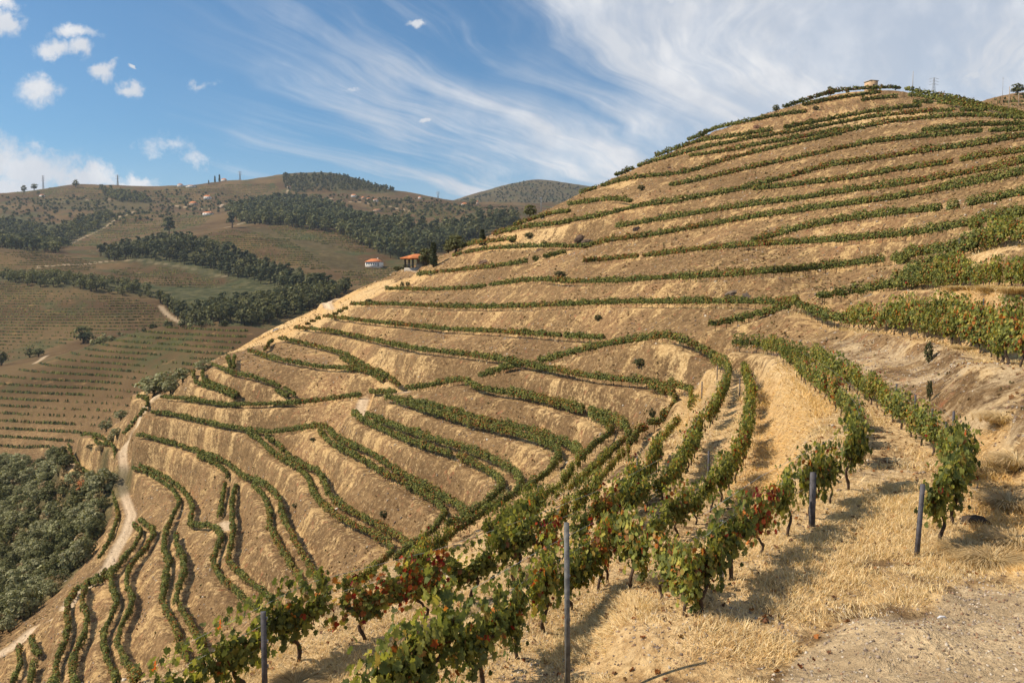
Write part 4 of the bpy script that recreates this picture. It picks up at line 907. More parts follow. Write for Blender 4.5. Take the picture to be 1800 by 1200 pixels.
wood('pine_belt', 'dark pine belt crossing the middle of the valley above the striped field', "172,447 240,432 300,424 350,438 430,456 500,481 560,499 600,505 560,512 500,505 440,492 350,471 250,459 180,453", 600, 1250, 560, (9, 15), ('pine', 'pine', 'oak'), 130, .12, 9)
wood('gully_wood', 'dark mixed wood filling the gully behind the golden spur', "278,526 330,541 400,526 480,518 560,515 620,510 560,548 470,572 430,574 330,562 312,552", 430, 1000, 420, (7, 12), ('oak', 'pine', 'oak'), 130, .12, 7)
wood('pine_wood', 'large dark pine wood under the far summit', "398,372 440,360 520,355 600,368 640,388 680,396 740,408 800,400 900,384 925,390 860,410 780,440 730,462 700,466 650,440 600,412 520,402 430,392", 900, 1750, 1250, (12, 20), ('pine', 'pine', 'oak'), 100, .13, 10)
wood('valley_wood', 'dark wood on the slope at the left edge below the skyline', "-40,392 50,392 90,412 130,395 200,378 180,402 100,442 0,446 -40,446", 900, 2000, 520, (9, 15), ('oak', 'pine'), 90, .14, 11)
wood('summit_wood', 'dark pines crowning the far summit', "496,312 560,308 610,311 650,322 700,338 640,336 600,332 520,340 492,330", 1500, 2400, 420, (7, 12), ('pine', 'oak'), 50, .2, 13)
wood('hedgerow_wood', 'line of dark trees between the two brown vineyard fields', "0,486 60,490 140,496 210,505 280,518 270,524 150,514 0,502", 500, 950, 115, (4, 10), ('oak',), 130, .12, 7)
wood('slope_copse', 'dark copse on the far slope below the skyline at left', "175,332 205,336 260,350 270,357 200,358 192,340", 1400, 2100, 190, (9, 14), ('oak', 'pine'), 60, .19, 11)
wood('hill_scrub', 'scattered dark scrub dotting the far slopes', "0,345 300,335 500,345 760,352 930,372 880,382 740,380 560,350 300,380 200,400 60,400 0,380", 900, 2400, 900, (3, 6.5), ('oak', 'scrub'), 24, .3, 14)
wood('thicket_undergrowth', 'low grey-green scrub filling the slope below the dirt track', "-40,815 60,812 100,800 125,835 160,860 188,885 180,935 155,965 140,1000 90,1050 40,1090 -10,1124 -60,1150 -60,815", 90, 320, 2600, (.9, 2.3), ('olive', 'scrub', 'brown', 'oak'), 90, .12, 1.3)
wood('rear_hill_scrub', 'low dark scrub over the rounded hill at the back of the valley', "800,354 860,338 935,318 1045,330 1045,368 900,368", 2300, 3700, 620, (3, 7), ('oak', 'scrub'), 20, .34, 16)
wood('valley_scrub', 'low scrub and bushes along the field edges in the valley', "150,600 250,575 300,570 430,568 430,574 300,582 200,600 160,612", 380, 640, 130, (1.6, 4.5), ('scrub', 'olive'), 60, .2, 4)
# ------------------------------------------------------------------ the olive and scrub slope below the track: single trees
def olive_slope():
    poly = area("-20,815 60,815 105,800 128,835 165,855 195,885 188,935 160,965 150,1000 95,1050 45,1090 -10,1128 -60,1150 -60,815", 90, 320)
    rng = np.random.default_rng(9); lo, hi = poly.min(0), poly.max(0); P_ = rng.uniform(lo, hi, (30000, 2)); P_ = P_[inside(poly, P_[:, 0], P_[:, 1])]
    P_ = P_[(P_[:, 0] / P_[:, 1] > -.70)]
    keep = []
    for q in P_:
        if all((q[0] - r[0]) ** 2 + (q[1] - r[1]) ** 2 > 9.0 for r in keep):
            keep.append(q)
            if len(keep) >= 292: break
    for q in keep:
        z = ground_z(q[0], q[1])[0]; kd = 'olive' if rng.random() < .62 else 'oak'; h = rng.uniform(2.0, 4.6)
        lab = 'grey-green olive tree in the thicket below the dirt track' if kd == 'olive' else 'dark green bushy oak in the thicket below the dirt track'
        put_tree(kd, 'olive_tree' if kd == 'olive' else 'oak_tree', 'tree', lab, 0, 0, h, rng.uniform(.9, 1.3), 1000, .062, group='trees of the thicket below the dirt track', k=int(rng.integers(0, 4)), xyz=(q[0], q[1], z - .1))
    print('thicket', len(keep))
olive_slope()
# single trees and bushes one can point at
T1 = [
 ('rust', 'autumn_tree', 'tree', 'single rust-orange tree standing among the olives of the thicket', 147, 888, 3.6, .9, 100, 330, 0),
 ('scrub', 'bush', 'bush', 'low bush on the bare knoll beside the looped vine row', 160, 800, 1.28, 1.4, 100, 330, 0),
 ('brown', 'bush', 'bush', 'brown dry bush on the bare knoll under the looped vine row', 178, 806, 1.5, 1.5, 100, 330, 1),
 ('olive', 'olive_tree', 'tree', 'small olive between the looped vine row and the track', 196, 758, 1.9, 1.2, 100, 330, 1),
 ('oak', 'oak_tree', 'tree', 'large round dark tree alone on the field edge in the valley', 147, 603, 12, 1.25, 380, 640, 0),
 ('oak', 'oak_tree', 'tree', 'left of the two dark trees standing side by side in the lower valley', 52, 628, 7, 1.2, 380, 640, 1),
 ('oak', 'oak_tree', 'tree', 'right of the two dark trees standing side by side in the lower valley', 68, 629, 6, 1.4, 380, 640, 2),
 ('oak', 'oak_tree', 'tree', 'dark tree cut by the left edge in the lower valley', 2, 643, 9, 1.2, 380, 640, 3),
 ('oak', 'oak_tree', 'tree', 'dark tree behind the first house by the end of the hedgerow', 240, 514, 11, .9, 500, 900, 0),
 ('pine', 'pine_tree', 'tree', 'tall dark pine rising from the middle of the pine belt', 297, 412, 26, 1.2, 600, 1300, 1),
 ('pine', 'pine_tree', 'tree', 'lone dark tree on the green spur beside the pale lane', 408, 398, 22, 1.3, 800, 1600, 2),
 ('oak', 'oak_tree', 'tree', 'left skyline tree on the leftmost ridge', 42, 335, 18, .9, 1500, 2400, 1),
 ('oak', 'oak_tree', 'tree', 'right tree of the pair on the leftmost skyline', 60, 331, 17, 1.1, 1500, 2400, 2),
 ('oak', 'oak_tree', 'tree', 'tall tree on the skyline above the brown terraces', 133, 328, 19, 1.0, 1500, 2400, 3),
 ('oak', 'oak_tree', 'tree', 'small tree below the leftmost skyline pair', 67, 341, 11, .8, 1500, 2400, 0),
 ('oak', 'oak_tree', 'tree', 'small dark tree in the brown field under the skyline', 173, 360, 12, 1., 1300, 2200, 1),
 ('cypress', 'cypress_tree', 'tree', 'left cypress of the skyline pair beside the white farmhouse', 378, 323, 17, 1.2, 1500, 2600, 0),
 ('cypress', 'cypress_tree', 'tree', 'right cypress of the skyline pair beside the white farmhouse', 386, 322, 19, 1.2, 1500, 2600, 1),
 ('cypress', 'cypress_tree', 'tree', 'lowest cypress on the skyline, left of the pair', 367, 326, 10, 1.4, 1500, 2600, 2),
 ('oak', 'oak_tree', 'tree', 'dark round tree on the far slope between farmhouses', 716, 358, 17, 1.3, 1300, 2200, 2),
 ('oak', 'oak_tree', 'tree', 'dark tree below the round one on the far slope', 722, 369, 15, 1.1, 1200, 2200, 3),
 ('oak', 'oak_tree', 'tree', 'dark tree beside the two houses on the distant ridge', 831, 360, 17, 1.2, 1200, 2400, 0),
 ('oak', 'oak_tree', 'tree', 'dark tree in front of the left house on the distant ridge', 823, 366, 13, 1.4, 1200, 2400, 1),
 ('oak', 'oak_tree', 'tree', 'dark tree on the flank of the big hill above the yellowed vines', 932, 383, 3.4, 1.1, 100, 330, 2),
 ('cypress', 'cypress_tree', 'tree', 'small conical tree between the yellowed vines and the pavilion', 848, 430, 3.4, 1.9, 100, 330, 3),
 ('oak', 'oak_tree', 'tree', 'dark round tree right of the pavilion', 801, 446, 4.0, 1.3, 100, 330, 0),
 ('oak', 'oak_tree', 'tree', 'small bush beside the round tree right of the pavilion', 788, 446, 2.5, 1.3, 100, 330, 1),
 ('oak', 'oak_tree', 'tree', 'dark tree in front of the orange pavilion roof', 748, 468, 4.2, 1.0, 100, 330, 2),
 ('cypress', 'cypress_tree', 'tree', 'tall narrow dark tree at the right corner of the pavilion', 762, 470, 5.2, 1.5, 100, 330, 1),
 ('oak', 'oak_tree', 'tree', 'double-headed tree on the crown of the hill left of the stone hut', 1460, 160, 2.6, .9, 100, 330, 3),
 ('oak', 'oak_tree', 'tree', 'tiny tree between the double-headed tree and the hut', 1490, 155, 1.3, 1., 100, 330, 0),
 ('oak', 'oak_tree', 'tree', 'bushy tree on the hill outline left of the crown', 1364, 197, 1.8, 1.1, 100, 330, 1),
 ('oak', 'oak_tree', 'tree', 'dark tree on the hill behind at the right edge', 1788, 166, 4.6, 1.3, 200, 500, 2),
 ('olive', 'olive_tree', 'tree', 'largest olive in the clump at the head of the dirt track', 270, 686, 4.6, 1.3, 100, 330, 0),
 ('olive', 'olive_tree', 'tree', 'back olive in the clump at the head of the dirt track', 292, 672, 3.8, 1.3, 100, 330, 1),
 ('olive', 'olive_tree', 'tree', 'right olive in the clump at the head of the dirt track', 300, 680, 2.6, 1.3, 100, 330, 2),
 ('olive', 'olive_tree', 'tree', 'left olive in the clump at the head of the dirt track', 262, 672, 3.0, 1.3, 100, 330, 3),
 ('olive', 'olive_tree', 'tree', 'olive standing apart to the right of the clump on the spur edge', 322, 662, 3.0, 1.2, 100, 330, 0),
 ('olive', 'olive_tree', 'tree', 'low dark olive on the spur edge above the forked rows', 358, 645, 2.2, 1.7, 100, 330, 1),
 ('olive', 'olive_tree', 'tree', 'olive on the golden bank above the track, upper one', 212, 716, 2.4, 1.3, 100, 330, 2),
 ('olive', 'olive_tree', 'tree', 'olive on the golden bank above the track, middle one', 186, 735, 2.5, 1.3, 100, 330, 3),
 ('olive', 'olive_tree', 'tree', 'olive on the golden bank beside the track rows', 205, 754, 2.2, 1.2, 100, 330, 0),
 ('scrub', 'bush', 'bush', 'dark double bush on the dry bank inside the row loop', 1124, 638, 0.84, 1.6, 40, 120, 0),
 ('scrub', 'bush', 'bush', 'small dark bush on the bank above the lower terraces', 674, 908, 0.80, 1.1, 40, 120, 1),
 ('scrub', 'bush', 'bush', 'upright bush beside the forking rows on the lower bank', 519, 804, 1.20, .8, 60, 160, 2),
 ('scrub', 'bush', 'bush', 'small bush uphill of the upright one on the lower bank', 550, 783, 0.64, 1.3, 60, 160, 0),
 ('scrub', 'bush', 'bush', 'pale green low bush on the lower bank under the fork', 519, 890, 0.56, 1.5, 60, 160, 1),
 ('scrub', 'bush', 'bush', 'bush on the wide grey bank below the long straight row', 1051, 566, 0.80, 1.2, 60, 160, 2),
 ('scrub', 'bush', 'bush', 'green bush on the bank near the right end of the row by the rocks', 985, 478, 1.04, 1.8, 60, 200, 0),
 ('scrub', 'bush', 'bush', 'dark bush under the crown of the hill', 1434, 196, 1.04, 1.3, 100, 330, 1),
 ('scrub', 'bush', 'bush', 'dark bush on the bank above the pavilion, upper of the cluster', 930, 420, 1.28, 1.4, 100, 330, 2),
 ('scrub', 'bush', 'bush', 'bush on the bank above the pavilion, left of the cluster', 900, 424, 0.96, 1.4, 100, 330, 0),
 ('scrub', 'bush', 'bush', 'small bush on the bank above the pavilion, right of the cluster', 957, 428, 0.88, 1.2, 100, 330, 1),
 ('scrub', 'bush', 'bush', 'bush above the row near the pavilion, single on the slope', 953, 386, 0.96, 1.2, 100, 330, 2),
 ('scrub', 'bush', 'bush', 'rounded bush left of the long row near the golden spur', 648, 532, 1.12, 1.2, 100, 330, 0),
 ('scrub', 'bush', 'bush', 'left bush of the pair at the head of the second row', 707, 504, 1.20, .8, 100, 330, 1),
 ('scrub', 'bush', 'bush', 'right bush of the pair at the head of the second row', 717, 504, 1.20, .8, 100, 330, 2),
 ('scrub', 'bush', 'bush', 'wide dark hedge bush in front of the pavilion terrace', 700, 475, 1.52, 1.6, 100, 330, 0),
 ('scrub', 'bush', 'bush', 'second dark hedge bush in front of the pavilion terrace', 714, 474, 1.36, 1.6, 100, 330, 1),
 ('scrub', 'weed', 'plant', 'tall thin weed on the stony bank at the right', 1632, 640, 1.0, .35, 15, 60, 2),
 ('scrub', 'weed', 'plant', 'tall thin weed lower on the stony bank at the right', 1634, 690, .8, .22, 12, 60, 0),
 ('scrub', 'bush', 'bush', 'dry bush on the dark bank left of the hill centre', 1127, 336, 1.28, 1.2, 100, 330, 1),
]
for kd, nm, ct, lb, px, py, h, w, y0, y1, k in T1:
    far = y0 >= 300
    put_tree(kd, nm, ct, lb, px, py, h, w, 260 if far else 620, .10 if far else .075, y0, y1, None, k)
for lb, px, py, h in (('young staked vine nearest the bend post', 1181, 730, 1.05), ('young staked vine below the one nearest the bend post', 1166, 745, 1.15), ('young bushy vine left of the staked pair', 1146, 742, .95)):
    put_tree('scrub', 'young_vine', 'vine', lb, px, py, h, .5, 420, .09, 20, 90, None, 1)

# ------------------------------------------------------------------ houses, pavilion, hut, poles
def part(name, arrs, mat, parent, col=(.5, .5, .5)):
    s = Soup()
    for V, Fc in arrs: s.add(V, Fc, col)
    return new_obj(name, s.mesh(name, mat), parent)
def hip_roof(L, W, z, h, ov=.4, thick=.14):
    l, w = L / 2 + ov, W / 2 + ov; r = max(l - w, .05)
    V = [(-l, -w, z), (l, -w, z), (l, w, z), (-l, w, z), (-l, -w, z + thick), (l, -w, z + thick), (l, w, z + thick), (-l, w, z + thick), (-r, 0, z + h), (r, 0, z + h)]
    T = [(0, 2, 1), (0, 3, 2), (0, 1, 5), (0, 5, 4), (1, 2, 6), (1, 6, 5), (2, 3, 7), (2, 7, 6), (3, 0, 4), (3, 4, 7), (4, 5, 9), (4, 9, 8), (5, 6, 9), (6, 7, 8), (6, 8, 9), (7, 4, 8)]
    return np.array(V, float), np.array(T)
def place(px, py, ymin, ymax):
    q = cast(px, py, 0, ymin, ymax)[0]; return (q[0], q[1], float(ground_z(q[0], q[1])[0]))
def house(label, px, py, wpx, hpx, y0, y1, rz=0.0, roof=M_ROOF, wall=M_WALL, nwin=3, name='farmhouse'):
    x, y, z = place(px, py, y0, y1); L = wpx * y / F_PX; H = hpx * .58 * y / F_PX; W = L * .6
    e = new_obj(name, None, None, (x, y, z)); e.rotation_euler = (0, 0, rz); tag(e, label, 'house')
    part('wall', [box(0, 0, H / 2 - 1, L, W, H + 2)], wall, e)
    rf = part('roof', [hip_roof(L, W, H, hpx * .42 * y / F_PX, .04 * L)], roof, e)
    part('chimney', [box(L * .22, W * .1, H + hpx * .3 * y / F_PX, L * .05, L * .05, hpx * .4 * y / F_PX)], wall, rf)
    for k in range(nwin):
        a = (k - (nwin - 1) / 2) * L / (nwin + .3)
        part('window', [box(a, -W / 2 - .02, H * .55, L * .07, .06, H * .34)], M_DARK, e)
    part('door', [box(L * .40, -W / 2 - .02, H * .33, L * .06, .06, H * .62)], M_DARK, e)
    return e
house('white house with a bright orange hipped roof beside the low striped field', 658, 466, 27, 14, 600, 1100, -.25, nwin=6)
house('white farmhouse with red roof highest below the skyline pair of cypresses', 365, 347, 12, 7, 1300, 2200, .2)
house('long stone barn with red roof on the far slope', 340, 361, 13, 7, 1200, 2200, 0, M_ROOF, M_STONEWALL, 2)
house('bright white farmhouse just under the stone barn', 366, 377, 17, 6, 1100, 2000, .1)
house('white house on the skyline, leftmost of the ridge hamlet', 317, 328, 9, 5, 1500, 2600, .1, M_ROOFOLD)
house('low white house in the middle of the ridge hamlet', 336, 329, 15, 4, 1500, 2600, 0, M_ROOFOLD)
house('pale house right of the two skyline cypresses', 394, 321, 9, 5, 1500, 2600, .1, M_ROOF)
house('tiny white cabin on the slope below the summit wood', 508, 331, 6, 4, 1400, 2600, .3)
house('white house with red roof above the right part of the pine wood', 622, 350, 10, 5, 1300, 2300, .2)
house('small red roofed shed left of the hillside hamlet', 638, 353, 6, 4, 1300, 2300, 0, M_ROOF, M_STONEWALL, 1)
house('middle red roofed house of the hillside hamlet', 648, 354, 7, 4, 1300, 2300, .1, M_ROOF, M_STONEWALL, 1)
house('white house at the right of the hillside hamlet', 660, 357, 9, 5, 1300, 2300, .1, M_ROOFOLD)
house('pale ruined farm buildings below the hillside hamlet', 663, 369, 14, 4, 1200, 2300, .1, M_ROOFOLD, M_STONEWALL, 3)
house('tiny white house high on the slope right of the round tree', 738, 350, 6, 4, 1300, 2400, .1)
house('white house with red roof on the distant ridge, left of the dark tree', 817, 359, 12, 6, 1300, 2400, .1)
house('pale tall house on the distant ridge, right of the dark tree', 839, 359, 5, 8, 1300, 2400, .1, M_ROOFOLD, M_STONEWALL, 1)
house('tiny white farm in the brown field at far left', 74, 343, 8, 4, 1400, 2300, 0, M_ROOFOLD)
house('tan stone ruin on the grassy terrace above the white farmhouse', 391, 363, 9, 6, 1200, 2200, .1, M_STONEWALL, M_STONEWALL, 1)
def pavilion():
    x, y, z = place(733, 470, 100, 330); k = y / F_PX
    e = new_obj('pavilion', None, None, (x, y, z)); e.rotation_euler = (0, 0, -.12); tag(e, 'open pavilion with wide orange tiled roof on the spur of the hill', 'pavilion')
    L, W, H = 38 * k, 30 * k, 16 * k
    part('floor', [box(0, 0, -.55, L, W, 1.3)], M_CONC, e)
    part('roof', [hip_roof(L, W, H, 9 * k, 6 * k, .22)], M_ROOF, e)
    for i, (a, b) in enumerate([(-.46, -.46), (-.1, -.46), (.46, -.46), (-.46, .46), (.46, .46)]): part('column', [box(a * L, b * W, H / 2 + .05, .32, .32, H - .1)], M_DARK, e)
    part('back_wall', [box(L * .2, W * .2, H / 2 + .05, L * .5, .25, H - .12)], M_STONEWALL, e)
    part('side_wall', [box(L * .25, -W * .42, H * .22, L * .42, .25, H * .45)], M_STONEWALL, e)
    part('railing', [box(-L * .25, -W * .47, H * .42, L * .38, .06, .08), box(-L * .25, -W * .47, H * .25, L * .38, .05, .05)], M_METAL, e)
    for i in range(7):                      # dry-stone edge of the terrace
        a, b = 660 + i * 9 + (i % 3), 486 - i * 1.9
        q = place(a, b, 100, 330); rock(f'pale stone at the rim of the pavilion terrace', q, (1.2, .8, .6), (.42, .34, .24), 'stones rimming the pavilion terrace')
def rock(label, loc, size, col, group=None, name='rock', rng=np.random.default_rng(12)):
    bm = bmesh.new(); bmesh.ops.create_icosphere(bm, subdivisions=3, radius=.5)
    ph = rng.uniform(0, 10, 6)
    for v in bm.verts:
        c = v.co; d = .07 * math.sin(31 * c.z + 19 * c.y + ph[4]) + .10 * math.sin(7 * c.x + ph[0]) + .10 * math.sin(9 * c.y + ph[1]) + .08 * math.sin(11 * c.z + ph[2] + 5 * c.x) + .05 * math.sin(23 * c.x + 17 * c.y + ph[3])
        q = c * (1 + d); q.x = round(q.x * 5 + .2 * math.sin(ph[4])) / 5 * .5 + q.x * .5; q.z = round(q.z * 6) / 6 * .5 + q.z * .5; v.co = q
    me = bpy.data.meshes.new('rock'); bm.to_mesh(me); bm.free()
    at = me.color_attributes.new('col', 'FLOAT_COLOR', 'POINT'); at.data.foreach_set('color', np.tile(np.r_[col, 1], (len(me.vertices), 1)).astype(np.float32).ravel())
    me.materials.append(M_STONE); size = tuple(k_ * (.62 if max(size) > 1.1 else 1) for k_ in size); o = new_obj(name, me, None, (loc[0], loc[1], loc[2] - size[2] * .22)); o.scale = size; o.rotation_euler = (rng.uniform(-.2, .2), rng.uniform(-.3, .3), rng.uniform(0, 3)); return tag(o, label, 'rock', group)
pavilion()
for lb, px, py, sx, sy, sz, cl, y0, y1 in (
    ('jagged dark rock outcrop under the row right of the pavilion bank', 1035, 425, 5, 3, 2.6, (.10, .07, .05), 60, 330),
    ('second jagged dark outcrop beside the first', 1020, 420, 4, 3, 2.2, (.12, .08, .055), 60, 330),
    ('dark outcrop poking through the row left of the hill centre', 1162, 380, 3, 2, 1.8, (.06, .05, .04), 60, 330),
    ('dark cut in the bank under the hill centre rows', 1120, 407, 2.4, 2, 1.6, (.08, .06, .05), 60, 330),
    ('grey fractured outcrop above the long straight row', 1288, 515, 3.2, 1.6, 1.5, (.16, .12, .09), 40, 200),
    ('dark fractured outcrop right of the grey one', 1312, 513, 2.2, 1.3, 1.5, (.09, .07, .055), 40, 200),
    ('small dark outcrop at the right of the fractured pair', 1328, 517, 1.2, .9, 1.1, (.10, .07, .05), 40, 200),
    ('rough grey outcrop below the yellowed row at right', 1528, 535, 1.6, 1., .9, (.15, .12, .09), 30, 140),
    ('brown boulder high on the hill between the rows', 1331, 224, 3.2, 2.4, 2.2, (.15, .08, .05), 100, 330),
    ('brown boulder lower on the upper slope', 1202, 297, 2.4, 1.6, 1.6, (.13, .075, .045), 100, 330),
    ('dark boulder left of the brown one on the upper slope', 1176, 296, 1.6, 1.2, 1.2, (.11, .07, .045), 100, 330),
    ('brown outcrop in the bank above the pavilion row', 850, 459, 4.2, 2.2, 1.8, (.14, .09, .06), 100, 330),
    ('brown outcrop in the bank near the row end right of the pavilion', 950, 445, 3, 1.6, 1.4, (.13, .085, .055), 100, 330),
    ('bluish pale rock heap at the end of the golden spur', 487, 581, 3.2, 1.6, 1.4, (.22, .23, .25), 100, 330),
    ('earthen lump at the head of the dry bank by the straw path', 1365, 622, 1.3, .7, .55, (.20, .14, .10), 20, 90),
    ('dark clod of roots at the foot of the last vine by the short stake', 1716, 908, .55, .3, .28, (.06, .045, .035), 9, 20),
    ('white stone between the paired rows of the lower terrace', 592, 894, .5, .4, .4, (.6, .57, .52), 40, 120),
    ('pale rock on the bank at the lower left corner', 8, 1150, 1.2, .7, .6, (.35, .28, .2), 60, 130)):
    rock(lb, place(px, py, y0, y1), (sx, sy, sz), cl)
def hut():
    x, y, z = place(1531, 156.5, 100, 330); k = y / F_PX
    e = new_obj('stone_hut', None, None, (x, y, z)); e.rotation_euler = (0, 0, .35); tag(e, 'small square tan stone hut with a flat roof on the crown of the hill', 'hut')
    s = 15 * k; h = 19 * k
    part('wall', [box(0, 0, h / 2 - .3, s, s, h + .6)], mat_plain('tan_render', (.52, .36, .22), .9, 3, .2), e)
    part('roof', [box(0, 0, h + .1, s * 1.12, s * 1.12, .2)], M_CONC, e)
    part('door', [box(-s * .1, -s / 2 - .02, h * .35, s * .26, .05, h * .66)], M_DARK, e)
hut()
def pole(label, px, pyb, pyt, y0, y1, r=.1, mat=M_CONC, arm=True, dy=0):
    q = cast(px, pyb, 0, y0, y1)[0]; x, y = q[0], q[1]; z = float(ground_z(x, y)[0]); zt = (505 - pyt) / F_PX * y * 1.0
    e = new_obj('utility_pole', None, None, (x, y, z)); tag(e, label, 'utility pole'); h = zt - z
    part('pole', [tube([(0, 0, -.5), (0, 0, h * .5), (0, 0, h)], [r, r * .85, r * .6], 8)], mat, e)
    if arm: part('crossarm', [box(0, 0, h * .94, r * 12, r * 1.2, r * 1.2)], M_METAL, e)
pole('grey concrete pole on the crown of the hill right of the hut', 1604, 163, 134, 100, 330, .09, arm=False)
pole('pale wooden pole standing in the vines by the right edge', 1773, 196, 160, 100, 330, .09, M_STONEWALL, False)
pole('thin pale pole further back by the right edge', 1790, 186, 170, 200, 500, .08, arm=False)
pole('thin pole on the hill behind at the right edge', 1762, 172, 144, 200, 500, .07, arm=True)
pole('pale mast standing in the valley before the rear hill', 951, 372, 349, 1300, 3600, .7, M_METAL)
def pylon(label, px, pyb, pyt, y0, y1, wpx=6, t=.12):
    q = cast(px, pyb, 0, y0, y1)[0]; x, y = q[0], q[1]; z = float(ground_z(x, y)[0]); h = (505 - pyt) / F_PX * y - z; w = wpx * y / F_PX
    e = new_obj('pylon', None, None, (x, y, z)); tag(e, label, 'pylon'); a = []
    for sx in (-1, 1):
        for sy in (-1, 1): a.append(tube([(sx * w * .3, sy * w * .3, -.5), (sx * w * .06, sy * w * .06, h)], [t, t * .7], 4))
    for k in range(7):
        f0, f1 = k / 7, (k + 1) / 7; r0, r1 = w * (.3 - .24 * f0), w * (.3 - .24 * f1)
        for sy in (-1, 1): a.append(tube([(-r0, sy * r0, h * f0), (r1, sy * r1, h * f1)], t * .6, 4)); a.append(tube([(r0, sy * r0, h * f0), (-r1, sy * r1, h * f1)], t * .6, 4))
    part('lattice', a, M_METAL, e)
    part('crossarm', [tube([(-w * .9, 0, h * f_), (0, 0, h * f_ + .3), (w * .9, 0, h * f_)], t, 4) for f_ in (.62, .78, .93)], M_METAL, e)
pylon('lattice pylon rising behind the crown of the hill', 1641, 166, 145, 100, 330, 9, .035)
pylon('thin pylon on the leftmost skyline between the trees', 76, 328, 311, 1500, 2600, 4, .35)
pylon('thin pylon on the skyline above the dark copse', 207, 325, 310, 1500, 2600, 4, .4)
pylon('thin pylon on the skyline left of the summit wood', 422, 318, 304, 1500, 2600, 4, .35)
pylon('thin pylon in the dip of the far skyline', 770, 351, 339, 1500, 3600, 4, .3)

# ------------------------------------------------------------------ stakes and wires of the near rows
def stake(label, px, pyb, h, r, y0=4, y1=60, tilt=(0, 0), notch=True, mat=M_POST, group=None):
    x, y, z = place(px, pyb, y0, y1)
    e = new_obj('vineyard_stake', None, None, (x, y, z)); e.rotation_euler = (tilt[0], tilt[1], .3); tag(e, label, 'stake', group)
    V, Fc = box(0, 0, h / 2 - .15, r * 2, r * 1.5, h + .3); V[4:, :2] *= .9
    part('post', [(V, Fc)], mat, e)
    if notch: part('clip', [box(r * 1.15, 0, h * f_, r * .5, r * .8, r * .9) for f_ in (.45, .7, .93)], M_METAL, e)
stake('short dark leaning stake at the near end of the right row by the straw path', 1611, 990, 1.0, .028, tilt=(0, .06))
stake('tall grey metal stake in front, rising through the leafy vine', 998, 1222, 1.82, .024, tilt=(0, -.012), mat=mat_plain('weathered_steel', (.17, .17, .165), .55, 14, .5))
stake('dark stake under the leaves at the bottom left', 466, 1228, 1.32, .038)
stake('thin grey stake left of the crooked trunk at the end of the left row', 1268, 1026, .78, .022, mat=M_METAL)
stake('broad dark stake under the foliage of the left row by the straw path', 1427, 922, .85, .04)
SK = [(1573, 722, .9), (1288, 1, 0), (1575, 708, 1.0), (1490, 664, 1.0), (1540, 688, .9), (1675, 770, 1.05), (1608, 735, 1.0), (1638, 760, .9), (1661, 800, 1.0), (1245, 850, 1.1), (1233, 742, 1.15), (1190, 716, 1.2), (1260, 690, 1.1),
      (1300, 700, 1.1), (1318, 760, 1.1), (920, 872, 1.25), (855, 920, 1.2), (946, 862, 1.1), (1035, 880, 1.15), (1685, 455, 1.3), (1689, 503, 1.35), (1624, 507, 1.3), (1602, 509, 1.2), (1445, 538, 1.1), (1727, 580, 1.4), (1500, 577, 1.2), (1743, 421, 1.2), (911, 1012, .75), (648, 920, 1.2), (1035, 740, 1.2), (1120, 860, 1.1)]
for a, b, h in SK:
    if h: stake('dark narrow stake between the vines of a terrace row', a, b, h * (.8 if b > 650 else 1), .024, 8, 140, group='stakes along the terrace rows', notch=False)
def wires():
    for nm in ('M4n', 'M5n', 'M6', 'M3n'):
        segs = [w for n, w in ROW3D if n == nm and w[:, 1].min() < 60]
        for w in segs:
            s = Soup(); p = w[::8]
            if len(p) < 3: continue
            for hz in (.55, .85, 1.12):
                q = p + (0, 0, hz); V, Fc = tube(q, .0022, 3); s.add(V, Fc, (.3, .3, .3))
            tag(new_obj('trellis_wire', s.mesh('trellis_wire', M_METAL)), 'thin steel trellis wires strung ' + PLACE.get(nm, 'along a near row'), 'wire')
wires()

